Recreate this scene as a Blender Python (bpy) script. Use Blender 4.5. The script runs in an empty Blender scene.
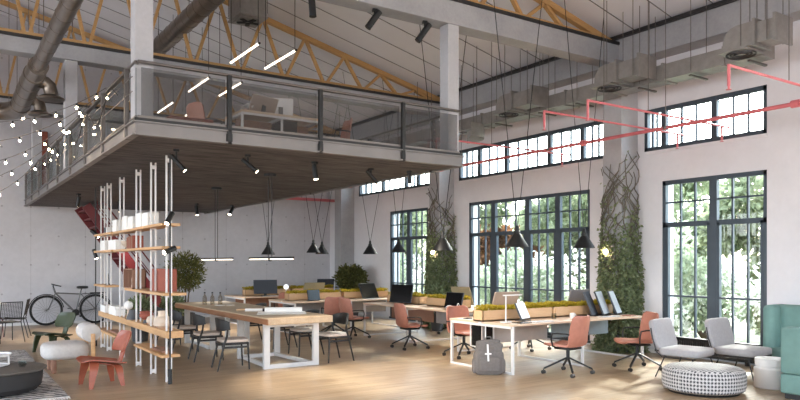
import bpy, bmesh, math, random
from mathutils import Vector, Matrix, Euler
PI = math.pi
scene = bpy.context.scene
COL = scene.collection
R = math.radians
rng = random.Random(7)

# ------------------------------------------------------------------ mesh builder
class MB:
    def __init__(self):
        self.v = []; self.f = []; self.mi = []
    def add(self, vs, fs, m=0, M=None):
        o = len(self.v)
        if M is not None: vs = [M @ Vector(p) for p in vs]
        self.v += [tuple(p) for p in vs]
        self.f += [tuple(i + o for i in f) for f in fs]
        self.mi += [m] * len(fs)
        return self
    def box(self, c, s, b=0.0, rot=None, m=0, seg=2):
        M = Matrix.Translation(c)
        if rot: M = M @ Euler(rot).to_matrix().to_4x4()
        return self.boxM(M, s, b, m, seg)
    def boxM(self, M, s, b=0.0, m=0, seg=2):
        if b <= 0:
            x, y, z = s[0]/2, s[1]/2, s[2]/2
            vs = [(-x,-y,-z),(x,-y,-z),(x,y,-z),(-x,y,-z),(-x,-y,z),(x,-y,z),(x,y,z),(-x,y,z)]
            fs = [(0,3,2,1),(4,5,6,7),(0,1,5,4),(1,2,6,5),(2,3,7,6),(3,0,4,7)]
            return self.add(vs, fs, m, M)
        bm = bmesh.new()
        bmesh.ops.create_cube(bm, size=1.0)
        bmesh.ops.scale(bm, vec=s, verts=bm.verts)
        bmesh.ops.bevel(bm, geom=list(bm.edges), offset=min(b, min(s)*0.49), segments=seg, profile=0.5, affect='EDGES')
        bm.verts.ensure_lookup_table()
        vs = [v.co.copy() for v in bm.verts]
        fs = [[v.index for v in f.verts] for f in bm.faces]
        bm.free()
        return self.add(vs, fs, m, M)
    def span(self, lo, hi, b=0.0, m=0):
        return self.box([(lo[i]+hi[i])/2 for i in range(3)], [abs(hi[i]-lo[i]) for i in range(3)], b, None, m)
    def bar(self, p0, p1, w, h, b=0.0, m=0, up=(0,0,1)):
        p0, p1 = Vector(p0), Vector(p1)
        d = p1 - p0; L = d.length; y = d.normalized()
        u = Vector(up)
        if abs(y.dot(u)) > 0.98: u = Vector((1,0,0))
        x = y.cross(u).normalized(); z = x.cross(y)
        M = Matrix((x, y, z)).transposed().to_4x4(); M.translation = (p0+p1)/2
        return self.boxM(M, (w, L, h), b, m)
    def tube(self, pts, r, n=8, caps=True, m=0, closed=False):
        pts = [Vector(p) for p in pts]
        k = len(pts)
        rs = r if isinstance(r, (list, tuple)) else [r]*k
        tang = []
        for i in range(k):
            if closed: t = pts[(i+1) % k] - pts[i-1]
            elif i == 0: t = pts[1]-pts[0]
            elif i == k-1: t = pts[-1]-pts[-2]
            else: t = (pts[i+1]-pts[i]).normalized() + (pts[i]-pts[i-1]).normalized()
            tang.append(t.normalized() if t.length > 1e-9 else Vector((0,0,1)))
        a = Vector((0,0,1)) if abs(tang[0].z) < 0.9 else Vector((1,0,0))
        nrm = tang[0].cross(a).normalized()
        vs = []
        for i in range(k):
            nrm = (nrm - tang[i]*nrm.dot(tang[i]))
            nrm = nrm.normalized() if nrm.length > 1e-6 else tang[i].orthogonal().normalized()
            bi = tang[i].cross(nrm)
            for j in range(n):
                an = 2*PI*j/n
                vs.append(pts[i] + (nrm*math.cos(an) + bi*math.sin(an))*rs[i])
        fs = []
        for i in range(k if closed else k-1):
            i2 = (i+1) % k
            for j in range(n):
                j2 = (j+1) % n
                fs.append((i*n+j, i*n+j2, i2*n+j2, i2*n+j))
        if caps and not closed:
            fs.append(tuple(range(n-1, -1, -1))); fs.append(tuple((k-1)*n+j for j in range(n)))
        return self.add(vs, fs, m)
    def rod(self, p0, p1, r, n=8, m=0): return self.tube([p0, p1], r, n, True, m)
    def lathe(self, prof, c=(0,0,0), n=24, m=0, M=None):
        vs = []; fs = []; idx = []
        for (r, z) in prof:
            if r < 1e-6: idx.append([len(vs)]*n); vs.append((c[0], c[1], c[2]+z))
            else:
                idx.append([len(vs)+j for j in range(n)])
                vs += [(c[0]+r*math.cos(2*PI*j/n), c[1]+r*math.sin(2*PI*j/n), c[2]+z) for j in range(n)]
        for i in range(len(prof)-1):
            for j in range(n):
                j2 = (j+1) % n
                q = [idx[i][j], idx[i][j2], idx[i+1][j2], idx[i+1][j]]
                q2 = []
                for t in q:
                    if t not in q2: q2.append(t)
                if len(q2) > 2: fs.append(tuple(q2))
        return self.add(vs, fs, m, M)
    def ball(self, c, r, n=12, m=0, sz=1.0):
        prof = [(r*math.sin(PI*i/(n//2)), -r*sz*math.cos(PI*i/(n//2))) for i in range(n//2+1)]
        prof[0] = (0, -r*sz); prof[-1] = (0, r*sz)
        return self.lathe(prof, c, n, m)
    def superell(self, c, s, e=0.35, e2=None, nu=28, nv=16, m=0, rot=None):
        e2 = e if e2 is None else e2
        f = lambda w, p: math.copysign(abs(w)**p, w)
        M = Matrix.Translation(c)
        if rot: M = M @ Euler(rot).to_matrix().to_4x4()
        vs = []; fs = []
        for i in range(nv+1):
            v = -PI/2 + PI*i/nv
            for j in range(nu):
                u = -PI + 2*PI*j/nu
                vs.append((s[0]/2*f(math.cos(v), e)*f(math.cos(u), e2), s[1]/2*f(math.cos(v), e)*f(math.sin(u), e2), s[2]/2*f(math.sin(v), e)))
        for i in range(nv):
            for j in range(nu):
                j2 = (j+1) % nu
                fs.append((i*nu+j, i*nu+j2, (i+1)*nu+j2, (i+1)*nu+j))
        return self.add(vs, fs, m, M)
    def sheet(self, rows, t, m=0):
        """thick sheet through a grid of points, thickness t along the local normals"""
        a, b = len(rows), len(rows[0])
        P = [[Vector(p) for p in r] for r in rows]
        N = []
        for i in range(a):
            nr = []
            for j in range(b):
                du = P[min(i+1, a-1)][j] - P[max(i-1, 0)][j]
                dv = P[i][min(j+1, b-1)] - P[i][max(j-1, 0)]
                n = du.cross(dv)
                nr.append(n.normalized() if n.length > 1e-9 else Vector((0,0,1)))
            N.append(nr)
        vs = [P[i][j] + N[i][j]*t/2 for i in range(a) for j in range(b)] + [P[i][j] - N[i][j]*t/2 for i in range(a) for j in range(b)]
        o = a*b; fs = []
        for i in range(a-1):
            for j in range(b-1):
                q = (i*b+j, (i+1)*b+j, (i+1)*b+j+1, i*b+j+1)
                fs.append(q); fs.append(tuple(x+o for x in reversed(q)))
        ring = [j for j in range(b)] + [i*b+b-1 for i in range(1, a)] + [(a-1)*b+j for j in range(b-2, -1, -1)] + [i*b for i in range(a-2, 0, -1)]
        for k in range(len(ring)):
            p, q = ring[k], ring[(k+1) % len(ring)]
            fs.append((p, q, q+o, p+o))
        return self.add(vs, fs, m)
    def leaf(self, c, d, s, w=0.5, m=0):
        """one folded leaf: two triangles pairs about a midrib"""
        d = Vector(d).normalized(); a = d.orthogonal().normalized()
        a = Matrix.Rotation(rng.random()*2*PI, 3, d) @ a
        n = d.cross(a); c = Vector(c)
        p0 = c; p2 = c + d*s; mid = c + d*s*0.45
        pl = mid + a*s*w*0.5 + n*s*0.1; pr = mid - a*s*w*0.5 + n*s*0.1
        return self.add([p0, pr, p2, pl], [(0, 1, 2), (0, 2, 3)], m)
    def build(self, name, mats, parent=None, smooth=30, loc=None):
        me = bpy.data.meshes.new(name)
        me.from_pydata(self.v, [], self.f)
        if not isinstance(mats, (list, tuple)): mats = [mats]
        for mm in mats: me.materials.append(mm)
        if len(mats) > 1: me.polygons.foreach_set('material_index', self.mi)
        bm = bmesh.new(); bm.from_mesh(me)
        bmesh.ops.recalc_face_normals(bm, faces=bm.faces)
        bm.to_mesh(me); bm.free()
        if smooth:
            me.polygons.foreach_set('use_smooth', [True]*len(me.polygons))
            try: me.set_sharp_from_angle(angle=R(smooth))
            except Exception: pass
        me.update()
        o = bpy.data.objects.new(name, me)
        COL.objects.link(o)
        if parent: o.parent = parent
        if loc: o.location = loc
        return o

def raw_build(mb, name, mat, parent=None):
    """foliage: no normal repair"""
    me = bpy.data.meshes.new(name)
    me.from_pydata(mb.v, [], mb.f)
    for mm in (mat if isinstance(mat, (list, tuple)) else [mat]): me.materials.append(mm)
    me.polygons.foreach_set('material_index', mb.mi)
    me.update()
    o = bpy.data.objects.new(name, me); COL.objects.link(o)
    if parent: o.parent = parent
    return o

def tag(o, label, cat, group=None, kind=None):
    o['label'] = label; o['category'] = cat
    if group: o['group'] = group
    if kind: o['kind'] = kind
    return o
def thing(name, label, cat, loc=(0,0,0), rz=0.0, group=None):
    o = bpy.data.objects.new(name, None); COL.objects.link(o)
    o.empty_display_size = 0.1
    o.location = loc; o.rotation_euler = (0, 0, rz)
    return tag(o, label, cat, group)
def struct(o):
    o['kind'] = 'structure'; return o
def holder(name, loc=(0,0,0)):
    o = bpy.data.objects.new(name, None); COL.objects.link(o)
    o.location = loc; o['kind'] = 'structure'; return o
def dup(root, label, loc, rz=None, group=None):
    kids = {}
    for o in scene.objects:
        if o.parent: kids.setdefault(o.parent.name, []).append(o)
    def rec(o, par):
        c = o.copy(); COL.objects.link(c); c.parent = par
        for k in kids.get(o.name, []): rec(k, c)
        return c
    r = rec(root, None)
    r.location = loc
    if rz is not None: r.rotation_euler = (0, 0, rz)
    r['label'] = label
    if group: r['group'] = group
    return r

# ------------------------------------------------------------------ materials
def lin(c):
    return tuple(((x/255)/12.92 if x/255 <= 0.04045 else ((x/255+0.055)/1.055)**2.4) for x in c) + (1.0,)
class NT:
    def __init__(self, name):
        self.m = bpy.data.materials.new(name); self.m.use_nodes = True
        self.t = self.m.node_tree
        self.b = self.t.nodes.get('Principled BSDF'); self.out = self.t.nodes.get('Material Output')
    def n(self, typ, **kw):
        x = self.t.nodes.new(typ)
        for k, v in kw.items(): setattr(x, k, v)
        return x
    def l(self, a, b): self.t.links.new(a, b)
    def coord(self, scale=(1,1,1), rot=(0,0,0), loc=(0,0,0)):
        tc = self.n('ShaderNodeTexCoord'); mp = self.n('ShaderNodeMapping')
        mp.inputs['Scale'].default_value = scale; mp.inputs['Rotation'].default_value = rot; mp.inputs['Location'].default_value = loc
        self.l(tc.outputs['Object'], mp.inputs['Vector']); return mp.outputs['Vector']
    def noise(self, vec, scale=5, detail=4, rough=0.55):
        x = self.n('ShaderNodeTexNoise'); x.inputs['Scale'].default_value = scale
        x.inputs['Detail'].default_value = detail; x.inputs['Roughness'].default_value = rough
        if vec is not None: self.l(vec, x.inputs['Vector'])
        return x.outputs['Fac']
    def ramp(self, fac, stops):
        x = self.n('ShaderNodeValToRGB'); e = x.color_ramp.elements
        while len(e) < len(stops): e.new(0.5)
        for i, (p, c) in enumerate(stops): e[i].position = p; e[i].color = c
        self.l(fac, x.inputs['Fac']); return x.outputs['Color']
    def bump(self, h, strength=0.3, dist=0.01):
        x = self.n('ShaderNodeBump'); x.inputs['Strength'].default_value = strength; x.inputs['Distance'].default_value = dist
        self.l(h, x.inputs['Height']); self.l(x.outputs['Normal'], self.b.inputs['Normal'])
    def mix(self, fac, a, b, mode='MIX'):
        x = self.n('ShaderNodeMix', data_type='RGBA', blend_type=mode)
        for s, v in ((x.inputs[0], fac), (x.inputs[6], a), (x.inputs[7], b)):
            if hasattr(v, 'is_linked'): self.l(v, s)
            else: s.default_value = v
        return x.outputs[2]
    def math(self, op, a, b=None, c=None):
        x = self.n('ShaderNodeMath', operation=op)
        for i, v in enumerate((a, b, c)):
            if v is None: continue
            if hasattr(v, 'is_linked'): self.l(v, x.inputs[i])
            else: x.inputs[i].default_value = v
        return x.outputs[0]

def mat(name, c, rough=0.5, metal=0.0, var=0.08, scale=6, bump=0.0, bscale=60, stretch=(1,1,1), spec=0.5):
    """plain surface with a little procedural mottling"""
    k = NT(name); v = k.coord(stretch)
    a = lin(c)
    lo = tuple(x*(1-var) for x in a[:3])+(1,); hi = tuple(min(1, x*(1+var)) for x in a[:3])+(1,)
    k.l(k.ramp(k.noise(v, scale), [(0.3, lo), (0.7, hi)]), k.b.inputs['Base Color'])
    k.b.inputs['Roughness'].default_value = rough; k.b.inputs['Metallic'].default_value = metal
    k.b.inputs['Specular IOR Level'].default_value = spec
    if bump: k.bump(k.noise(v, bscale, 3), bump, 0.01)
    return k.m
def wood(name, c1, c2, axis=0, scale=1.0, rough=0.45):
    k = NT(name)
    st = [9, 9, 9]; st[axis] = 0.8
    v = k.coord(tuple(s*scale for s in st))
    n1 = k.noise(v, 1.6, 6, 0.6); n2 = k.noise(v, 9, 4, 0.6)
    col = k.mix(0.35, k.ramp(n1, [(0.3, lin(c1)), (0.72, lin(c2))]), k.ramp(n2, [(0.35, lin(c1)), (0.65, lin(c2))]))
    k.l(col, k.b.inputs['Base Color']); k.b.inputs['Roughness'].default_value = rough
    k.bump(n2, 0.08, 0.005)
    return k.m
def emis(name, c, s, sample=False):
    k = NT(name)
    e = k.n('ShaderNodeEmission'); e.inputs['Color'].default_value = lin(c); e.inputs['Strength'].default_value = s
    k.l(e.outputs[0], k.out.inputs['Surface'])
    if not sample: k.m.cycles.emission_sampling = 'NONE'
    return k.m
def glass_thin(name, tint=(240,246,246), refl=0.08, rough=0.02, haze=0.0):
    k = NT(name)
    t = k.n('ShaderNodeBsdfTransparent'); t.inputs['Color'].default_value = lin(tint)
    g = k.n('ShaderNodeBsdfGlossy'); g.inputs['Roughness'].default_value = rough
    fr = k.n('ShaderNodeLayerWeight'); fr.inputs['Blend'].default_value = 0.5
    mx = k.n('ShaderNodeMixShader'); k.l(k.math('MULTIPLY_ADD', k.math('POWER', fr.outputs['Facing'], 4.0), refl*4, refl*0.4), mx.inputs[0])
    k.l(t.outputs[0], mx.inputs[1]); k.l(g.outputs[0], mx.inputs[2])
    last = mx.outputs[0]
    if haze:
        rf = k.n('ShaderNodeBsdfRefraction'); rf.inputs['IOR'].default_value = 1.0; rf.inputs['Roughness'].default_value = 0.0
        tr = k.n('ShaderNodeBsdfTranslucent'); tr.inputs['Color'].default_value = lin((235,235,235))
        df = k.n('ShaderNodeBsdfDiffuse'); df.inputs['Color'].default_value = lin((205,205,205))
        ad = k.n('ShaderNodeMixShader'); ad.inputs[0].default_value = 0.5
        k.l(tr.outputs[0], ad.inputs[1]); k.l(df.outputs[0], ad.inputs[2])
        m2 = k.n('ShaderNodeMixShader'); m2.inputs[0].default_value = haze
        k.l(last, m2.inputs[1]); k.l(ad.outputs[0], m2.inputs[2]); last = m2.outputs[0]
    k.l(last, k.out.inputs['Surface'])
    return k.m
def foliage(name, c1, c2, c3=None, trans=0.35, scale=9):
    k = NT(name); v = k.coord()
    stops = [(0.3, lin(c1)), (0.6, lin(c2))] + ([(0.78, lin(c3))] if c3 else [])
    c = k.ramp(k.noise(v, scale, 3), stops)
    k.l(c, k.b.inputs['Base Color']); k.b.inputs['Roughness'].default_value = 0.6
    k.b.inputs['Specular IOR Level'].default_value = 0.25
    t = k.n('ShaderNodeBsdfTranslucent'); k.l(c, t.inputs['Color'])
    mx = k.n('ShaderNodeMixShader'); mx.inputs[0].default_value = trans
    k.l(k.b.outputs[0], mx.inputs[1]); k.l(t.outputs[0], mx.inputs[2]); k.l(mx.outputs[0], k.out.inputs['Surface'])
    return k.m

def concrete(name, c1, c2, scale=1.2, bump=0.15, stretch=(1,1,1)):
    k = NT(name); v = k.coord(stretch)
    n1 = k.noise(v, scale, 6, 0.65); n2 = k.noise(v, scale*14, 4, 0.6)
    k.l(k.mix(0.3, k.ramp(n1, [(0.3, lin(c1)), (0.7, lin(c2))]), k.ramp(n2, [(0.3, lin(c1)), (0.7, lin(c2))])), k.b.inputs['Base Color'])
    k.b.inputs['Roughness'].default_value = 0.75
    k.bump(n2, bump, 0.01)
    return k.m

M = {}
M['white_wall'] = concrete('white_plaster', (214,212,216), (226,224,228), 0.7, 0.1)
def panel_wall():
    k = NT('cast_concrete_panels'); v = k.coord()
    n1 = k.noise(v, 0.5, 6, 0.65); n2 = k.noise(v, 9, 4, 0.6)
    base = k.mix(0.3, k.ramp(n1, [(0.3, lin((192,190,194))), (0.7, lin((212,210,214)))]), k.ramp(n2, [(0.3, lin((192,190,194))), (0.7, lin((214,212,216)))]))
    s = k.n('ShaderNodeSeparateXYZ'); k.l(v, s.inputs[0])
    def dist(sock, period, off):
        a = k.math('FRACT', k.math('DIVIDE', k.math('ADD', sock, off), period))
        return k.math('MULTIPLY', k.math('ABSOLUTE', k.math('SUBTRACT', a, 0.5)), period)
    # seams every 1.25 m, tie holes every 0.625 x 0.72 m
    sx = dist(s.outputs[0], 1.25, 0.0); seam = k.math('LESS_THAN', sx, 0.007)
    hx = dist(s.outputs[0], 0.625, 0.31); hz = dist(s.outputs[2], 0.72, 0.3)
    hole = k.math('LESS_THAN', k.math('ADD', k.math('MULTIPLY', hx, hx), k.math('MULTIPLY', hz, hz)), 0.0005)
    c = k.mix(k.math('MULTIPLY', seam, 0.22), base, lin((110,104,103)))
    c = k.mix(k.math('MULTIPLY', hole, 0.4), c, lin((90,84,84)))
    k.l(c, k.b.inputs['Base Color']); k.b.inputs['Roughness'].default_value = 0.75
    k.bump(n2, 0.12, 0.01)
    return k.m
M['back_wall'] = panel_wall()
M['concrete'] = concrete('concrete', (146,146,149), (172,171,173), 1.6, 0.2)
M['concrete_light'] = concrete('pale_concrete', (166,166,169), (188,187,190), 1.6, 0.2)
M['roof'] = mat('white_roof_sheet', (222,221,226), 0.6, 0, 0.03, 1.5)
M['steel_edge'] = mat('galvanised_channel', (124,119,117), 0.45, 0.3, 0.08, 3)
M['mezz_under'] = None
def soffit():
    k = NT('dark_fibre_board'); v = k.coord((1.2, 13, 1))
    n = k.noise(v, 1.6, 5, 0.7)
    k.l(k.ramp(n, [(0.38, lin((44,41,42))), (0.64, lin((110,104,105)))]), k.b.inputs['Base Color'])
    k.b.inputs['Roughness'].default_value = 0.8; k.bump(n, 0.5, 0.02)
    return k.m
M['mezz_under'] = soffit()
M['mezz_floor'] = mat('grey_screed', (150,145,142), 0.6)
def floor_mat():
    k = NT('oak_boards'); v = k.coord()
    br = k.n('ShaderNodeTexBrick', offset=0.37, offset_frequency=2)
    br.inputs['Scale'].default_value = 1.0; br.inputs['Brick Width'].default_value = 1.7; br.inputs['Row Height'].default_value = 0.19
    br.inputs['Mortar Size'].default_value = 0.004; br.inputs['Mortar Smooth'].default_value = 0.2; br.inputs['Bias'].default_value = 0.0
    br.inputs['Color1'].default_value = lin((178,152,121)); br.inputs['Color2'].default_value = lin((140,115,86)); br.inputs['Mortar'].default_value = lin((90,70,54))
    k.l(v, br.inputs['Vector'])
    g = k.noise(k.coord((0.9, 13, 1)), 1.5, 6, 0.62)
    n2 = k.noise(v, 0.55, 4)
    c = k.mix(0.45, br.outputs['Color'], k.ramp(g, [(0.3, lin((128,104,77))), (0.7, lin((190,168,139)))]), 'MIX')
    c = k.mix(0.2, c, k.ramp(n2, [(0.35, lin((156,129,98))), (0.65, lin((200,178,150)))]))
    k.l(c, k.b.inputs['Base Color'])
    k.l(k.ramp(g, [(0.3, (0.42,)*3+(1,)), (0.7, (0.3,)*3+(1,))]), k.b.inputs['Roughness'])
    k.bump(br.outputs['Fac'], 0.25, -0.004)
    return k.m
M['floor'] = floor_mat()
M['frame'] = mat('slate_window_steel', (66,76,86), 0.45, 0.2)
M['glass'] = glass_thin('window_glass')
M['rail_glass'] = glass_thin('balustrade_glass', (222,222,222), 0.1, 0.03, 0.025)
M['clear_glass'] = glass_thin('clear_glass', (232,236,236))
M['truss'] = wood('ochre_truss_timber', (174,132,80), (199,158,104), 0, 0.6, 0.5)
M['black'] = mat('black_powder_coat', (17,17,18), 0.5)
M['dark'] = mat('charcoal_metal', (58,56,56), 0.4, 0.5)
M['steel'] = mat('dark_bronze_steel', (112,106,102), 0.35, 0.8)
M['reflection_screen'] = mat('painted_screen_reflection', (196,202,208), 0.3, 0, 0.02)  # plain pale grey, painted in place of a reflection on a dark screen
M['table_grey'] = mat('grey_brown_tabletop', (92,86,80), 0.55)
M['joint'] = mat('dark_sheet_joint', (112,110,112), 0.7)
M['bike'] = mat('grey_bicycle_paint', (112,112,112), 0.4, 0.3)
M['matte_black'] = mat('matte_black_lacquer', (40,38,38), 0.75)
M['white_metal'] = mat('white_powder_coat', (224,221,219), 0.4, 0, 0.03)
M['light_metal'] = mat('pale_grey_powder_coat', (208,207,206), 0.4, 0, 0.03)
M['duct'] = mat('galvanised_duct_sheet', (146,142,138), 0.4, 0.55, 0.12, 9)
M['duct_dark'] = mat('aged_spiral_duct', (124,114,104), 0.28, 0.9, 0.15, 6)
M['red_pipe'] = mat('red_sprinkler_paint', (204,108,114), 0.4)
M['red_steel'] = mat('oxblood_steel', (98,22,27), 0.45)
M['terra'] = mat('terracotta_leather', (177,117,98), 0.5, 0, 0.08, 14, 0.08, 140)
M['terra_ply'] = wood('terracotta_stained_plywood', (138,69,48), (164,87,62), 1, 0.7, 0.4)
M['green_ply'] = wood('green_stained_plywood', (48,56,34), (64,74,46), 1, 0.7, 0.4)
M['black_wood'] = wood('black_stained_ash', (20,19,19), (34,32,31), 2, 1.0, 0.45)
M['seat_beige'] = mat('beige_seat_fabric', (206,192,180), 0.9, 0, 0.08, 30, 0.2, 200)
M['boucle'] = mat('offwhite_boucle', (194,188,183), 0.95, 0, 0.06, 25, 0.35, 90)
M['grey_fabric'] = mat('pale_grey_wool', (162,159,161), 0.95, 0, 0.06, 30, 0.25, 220)
M['teal'] = mat('teal_velvet', (112,146,140), 0.85, 0, 0.10, 6, 0.2, 160)
M['oak_x'] = wood('oak_veneer', (196,150,104), (222,182,136), 0)
M['oak_y'] = wood('oak_board', (190,142,96), (220,178,130), 1)
M['table_oak'] = wood('thick_table_oak', (160,136,108), (192,170,142), 1, 0.7)
M['table_edge'] = wood('walnut_table_edge', (120,78,50), (150,104,70), 1, 0.7)
M['desk_top'] = wood('birch_desk_top', (208,178,150), (228,202,176), 0)
M['planter'] = wood('planter_plywood', (200,158,116), (222,184,142), 0)
M['panel'] = mat('grey_modesty_panel', (160,158,158), 0.6)
M['moss'] = foliage('yellow_green_moss', (144,124,30), (196,174,58), (220,202,104), 0.25, 30)
M['leaf_dark'] = foliage('ivy_leaf', (98,110,78), (148,158,120), (192,198,168), 0.4, 14)
M['leaf_olive'] = foliage('olive_leaf', (58,62,36), (108,108,62), (168,160,96), 0.35, 12)
M['leaf_tree'] = foliage('tree_leaf', (104,116,88), (158,166,134), (206,210,184), 0.5, 1.3)
M['leaf_light'] = foliage('pale_shrub_leaf', (136,150,118), (186,194,170), (220,222,208), 0.5, 1.6)
M['blossom'] = foliage('white_blossom', (214,214,204), (238,238,230), None, 0.4, 4)
M['leaf_autumn'] = foliage('russet_leaf', (110,78,58), (150,108,78), (186,150,110), 0.5, 1.5)
M['bark'] = mat('bark', (92,76,62), 0.9, 0, 0.2, 20, 0.5, 40)
M['twig'] = mat('dry_vine_stem', (108,101,90), 0.9, 0, 0.2, 20)
M['paper'] = mat('white_paper', (236,233,229), 0.8, 0, 0.02)
M['screen_black'] = mat('black_glass_screen', (12,12,14), 0.2)
M['slate'] = mat('slate_grey_shell', (56,60,68), 0.5)
M['khaki'] = mat('khaki_shell', (150,138,110), 0.55)
M['taupe'] = mat('taupe_shell', (158,140,126), 0.55)
M['grey_shell'] = mat('warm_grey_shell', (136,130,130), 0.55)
M['screen_white'] = emis('lit_white_screen', (244,246,250), 0.75)
M['bulb'] = emis('warm_bulb', (255,226,186), 40)
M['spot_face'] = emis('warm_spot_lens', (255,232,200), 18)
M['strip'] = emis('warm_light_strip', (255,238,214), 3)
M['strip_soft'] = emis('linear_pendant_diffuser', (255,236,214), 3.2, True)
M['rubber'] = mat('tyre_rubber', (30,29,29), 0.75)
M['terracotta'] = mat('terracotta_pot', (144,78,62), 0.8, 0, 0.1, 20)
M['stoneware'] = mat('beige_stoneware', (206,186,166), 0.7, 0, 0.08, 16)
M['dark_pot'] = mat('charcoal_ceramic', (70,70,72), 0.6)
M['soil'] = mat('soil', (54,42,34), 0.95, 0, 0.2, 30)
M['bag'] = mat('grey_canvas', (112,106,102), 0.9, 0, 0.1, 40, 0.3, 150)
M['lawn'] = mat('lawn', (150,152,128), 0.9, 0, 0.25, 3)
M['brown_panel'] = mat('brown_fabric_panel', (150,112,92), 0.8)
M['amber'] = glass_thin('bottle_glass', (226,218,208))
# ------------------------------------------------------------------ room shell
XW, XL, YB, YR = 10.25, -10.25, 19.3, -4.0        # window wall, far side wall, back wall, rear wall
ZE = 5.48                                          # eaves (top of wall beam)
def roof_z(x): return 7.90 - 0.24*abs(x)
def wall_cells(mb, axis, pos, thick, a0, a1, z0, z1, holes):
    """wall with rectangular holes; axis 'x' = plane of constant X"""
    A = sorted({a0, a1} | {h[0] for h in holes} | {h[1] for h in holes})
    for i in range(len(A)-1):
        lo, hi = A[i], A[i+1]
        zs = sorted([(h[2], h[3]) for h in holes if h[0] <= lo + 1e-6 and h[1] >= hi - 1e-6])
        cur = z0
        for (b, t) in zs + [(z1, z1)]:
            if b - cur > 1e-4:
                if axis == 'x': mb.span((pos, lo, cur), (pos+thick, hi, b))
                else: mb.span((lo, pos, cur), (hi, pos+thick, b))
            cur = t
WIN_LOW = [(5.47, 7.26, .08, 2.95), (8.83, 12.42, .08, 2.95), (14.04, 15.80, .08, 2.95)]
WIN_HIGH = [(5.47, 7.62, 3.49, 4.22), (8.43, 12.80, 3.49, 4.22), (13.62, 17.5, 3.49, 4.22)]
m = MB(); wall_cells(m, 'x', XW, .32, YR, YB+.3, 0, 6.0, WIN_LOW+WIN_HIGH + [(-2.4, 2.4, .6, 4.2)])
struct(m.build('wall_right', M['white_wall'], smooth=0))
m = MB(); m.box((0, YB+.15, 4.2), (20.5, .3, 8.4))
struct(m.build('wall_back', M['back_wall'], smooth=0))
m = MB(); wall_cells(m, 'x', XL-.3, .3, YR, YB+.3, 0, 6.0, [(y, y+4.8, .6, 4.7) for y in (-2.5, 3.0, 8.5, 14.0)])  # out of view; wide openings added to bring more fill daylight indoors
struct(m.build('wall_left', M['white_wall'], smooth=0))
m = MB(); wall_cells(m, 'y', YR-.3, .3, XL, XW, 0, 8.4, [(x, x+3.6, .9, 4.3) for x in (-7.5, -1.5, 3.5)])  # behind the camera; openings added to raise the ambient daylight
struct(m.build('wall_rear', M['white_wall'], smooth=0))
m = MB(); m.span((XL-.3, YR-.3, -.2), (XW+.32, YB+.3, 0))
struct(m.build('floor', M['floor'], smooth=0))
# roof: two slopes of white sheet with standing seams
m = MB()
for sgn in (1, -1):
    xe = sgn*10.6
    p = [(0, YR-.3, roof_z(0)), (xe, YR-.3, roof_z(xe)), (xe, YB+.3, roof_z(xe)), (0, YB+.3, roof_z(0))]
    m.add(p + [(x, y, z+.12) for x, y, z in p], [(0,1,2,3), (7,6,5,4), (0,4,5,1), (1,5,6,2), (2,6,7,3), (3,7,4,0)])
    y = YR
    while y < YB:
        m.bar((0, y, roof_z(0)-.004), (xe, y, roof_z(xe)-.004), .012, .012, 0, 1)
        y += .72
struct(m.build('ceiling', [M['roof'], M['joint']], smooth=0))
# purlins under the sheet
# wall beam under the eaves, columns on the window wall, cross beams
def sbeam(name, lo, hi, mt):
    mm = MB(); mm.span(lo, hi, .008); return struct(mm.build(name, mt, smooth=0))
sbeam('wall_beam', (9.86, YR, 5.04), (XW, YB, 5.46), M['concrete'])
mm = MB(); mm.span((9.80, YR, 5.46), (XW, YB, 5.52)); struct(mm.build('trim_1', M['dark'], smooth=0))
for y in (3.0, 7.95, 13.17, 17.95):
    sbeam('column', (9.80, y-.2, 0), (XW, y+.2, 5.04), M['concrete_light'] if y != 17.95 else M['concrete'])
BEAM_Y = (3.0, 8.0, 13.0, 18.0)
for y in BEAM_Y:
    mm = MB()
    bt = 5.36 if y < 10 else 5.27
    mm.span((-9.9, y-.15, 5.02), (9.86, y+.15, bt), .008)
    struct(mm.build('roof_beam', M['concrete'], smooth=0))
    mm = MB(); mm.span((-9.9, y-.17, bt), (9.86, y+.17, bt+.05)); struct(mm.build('trim_2', M['dark'], smooth=0))
# skirting
mm = MB(); mm.span((XL, YB-.02, 0), (XW, YB, .06)); struct(mm.build('baseboard_back', M['white_metal'], smooth=0))
mm = MB()
for a, b in ((YR, 5.40), (7.33, 7.64), (8.12, 8.76), (12.49, 12.74), (13.22, 13.97), (15.87, 17.7)): mm.span((XW-.02, a, 0), (XW, b, .06))
struct(mm.build('baseboard_right', M['white_metal'], smooth=0))

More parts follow.
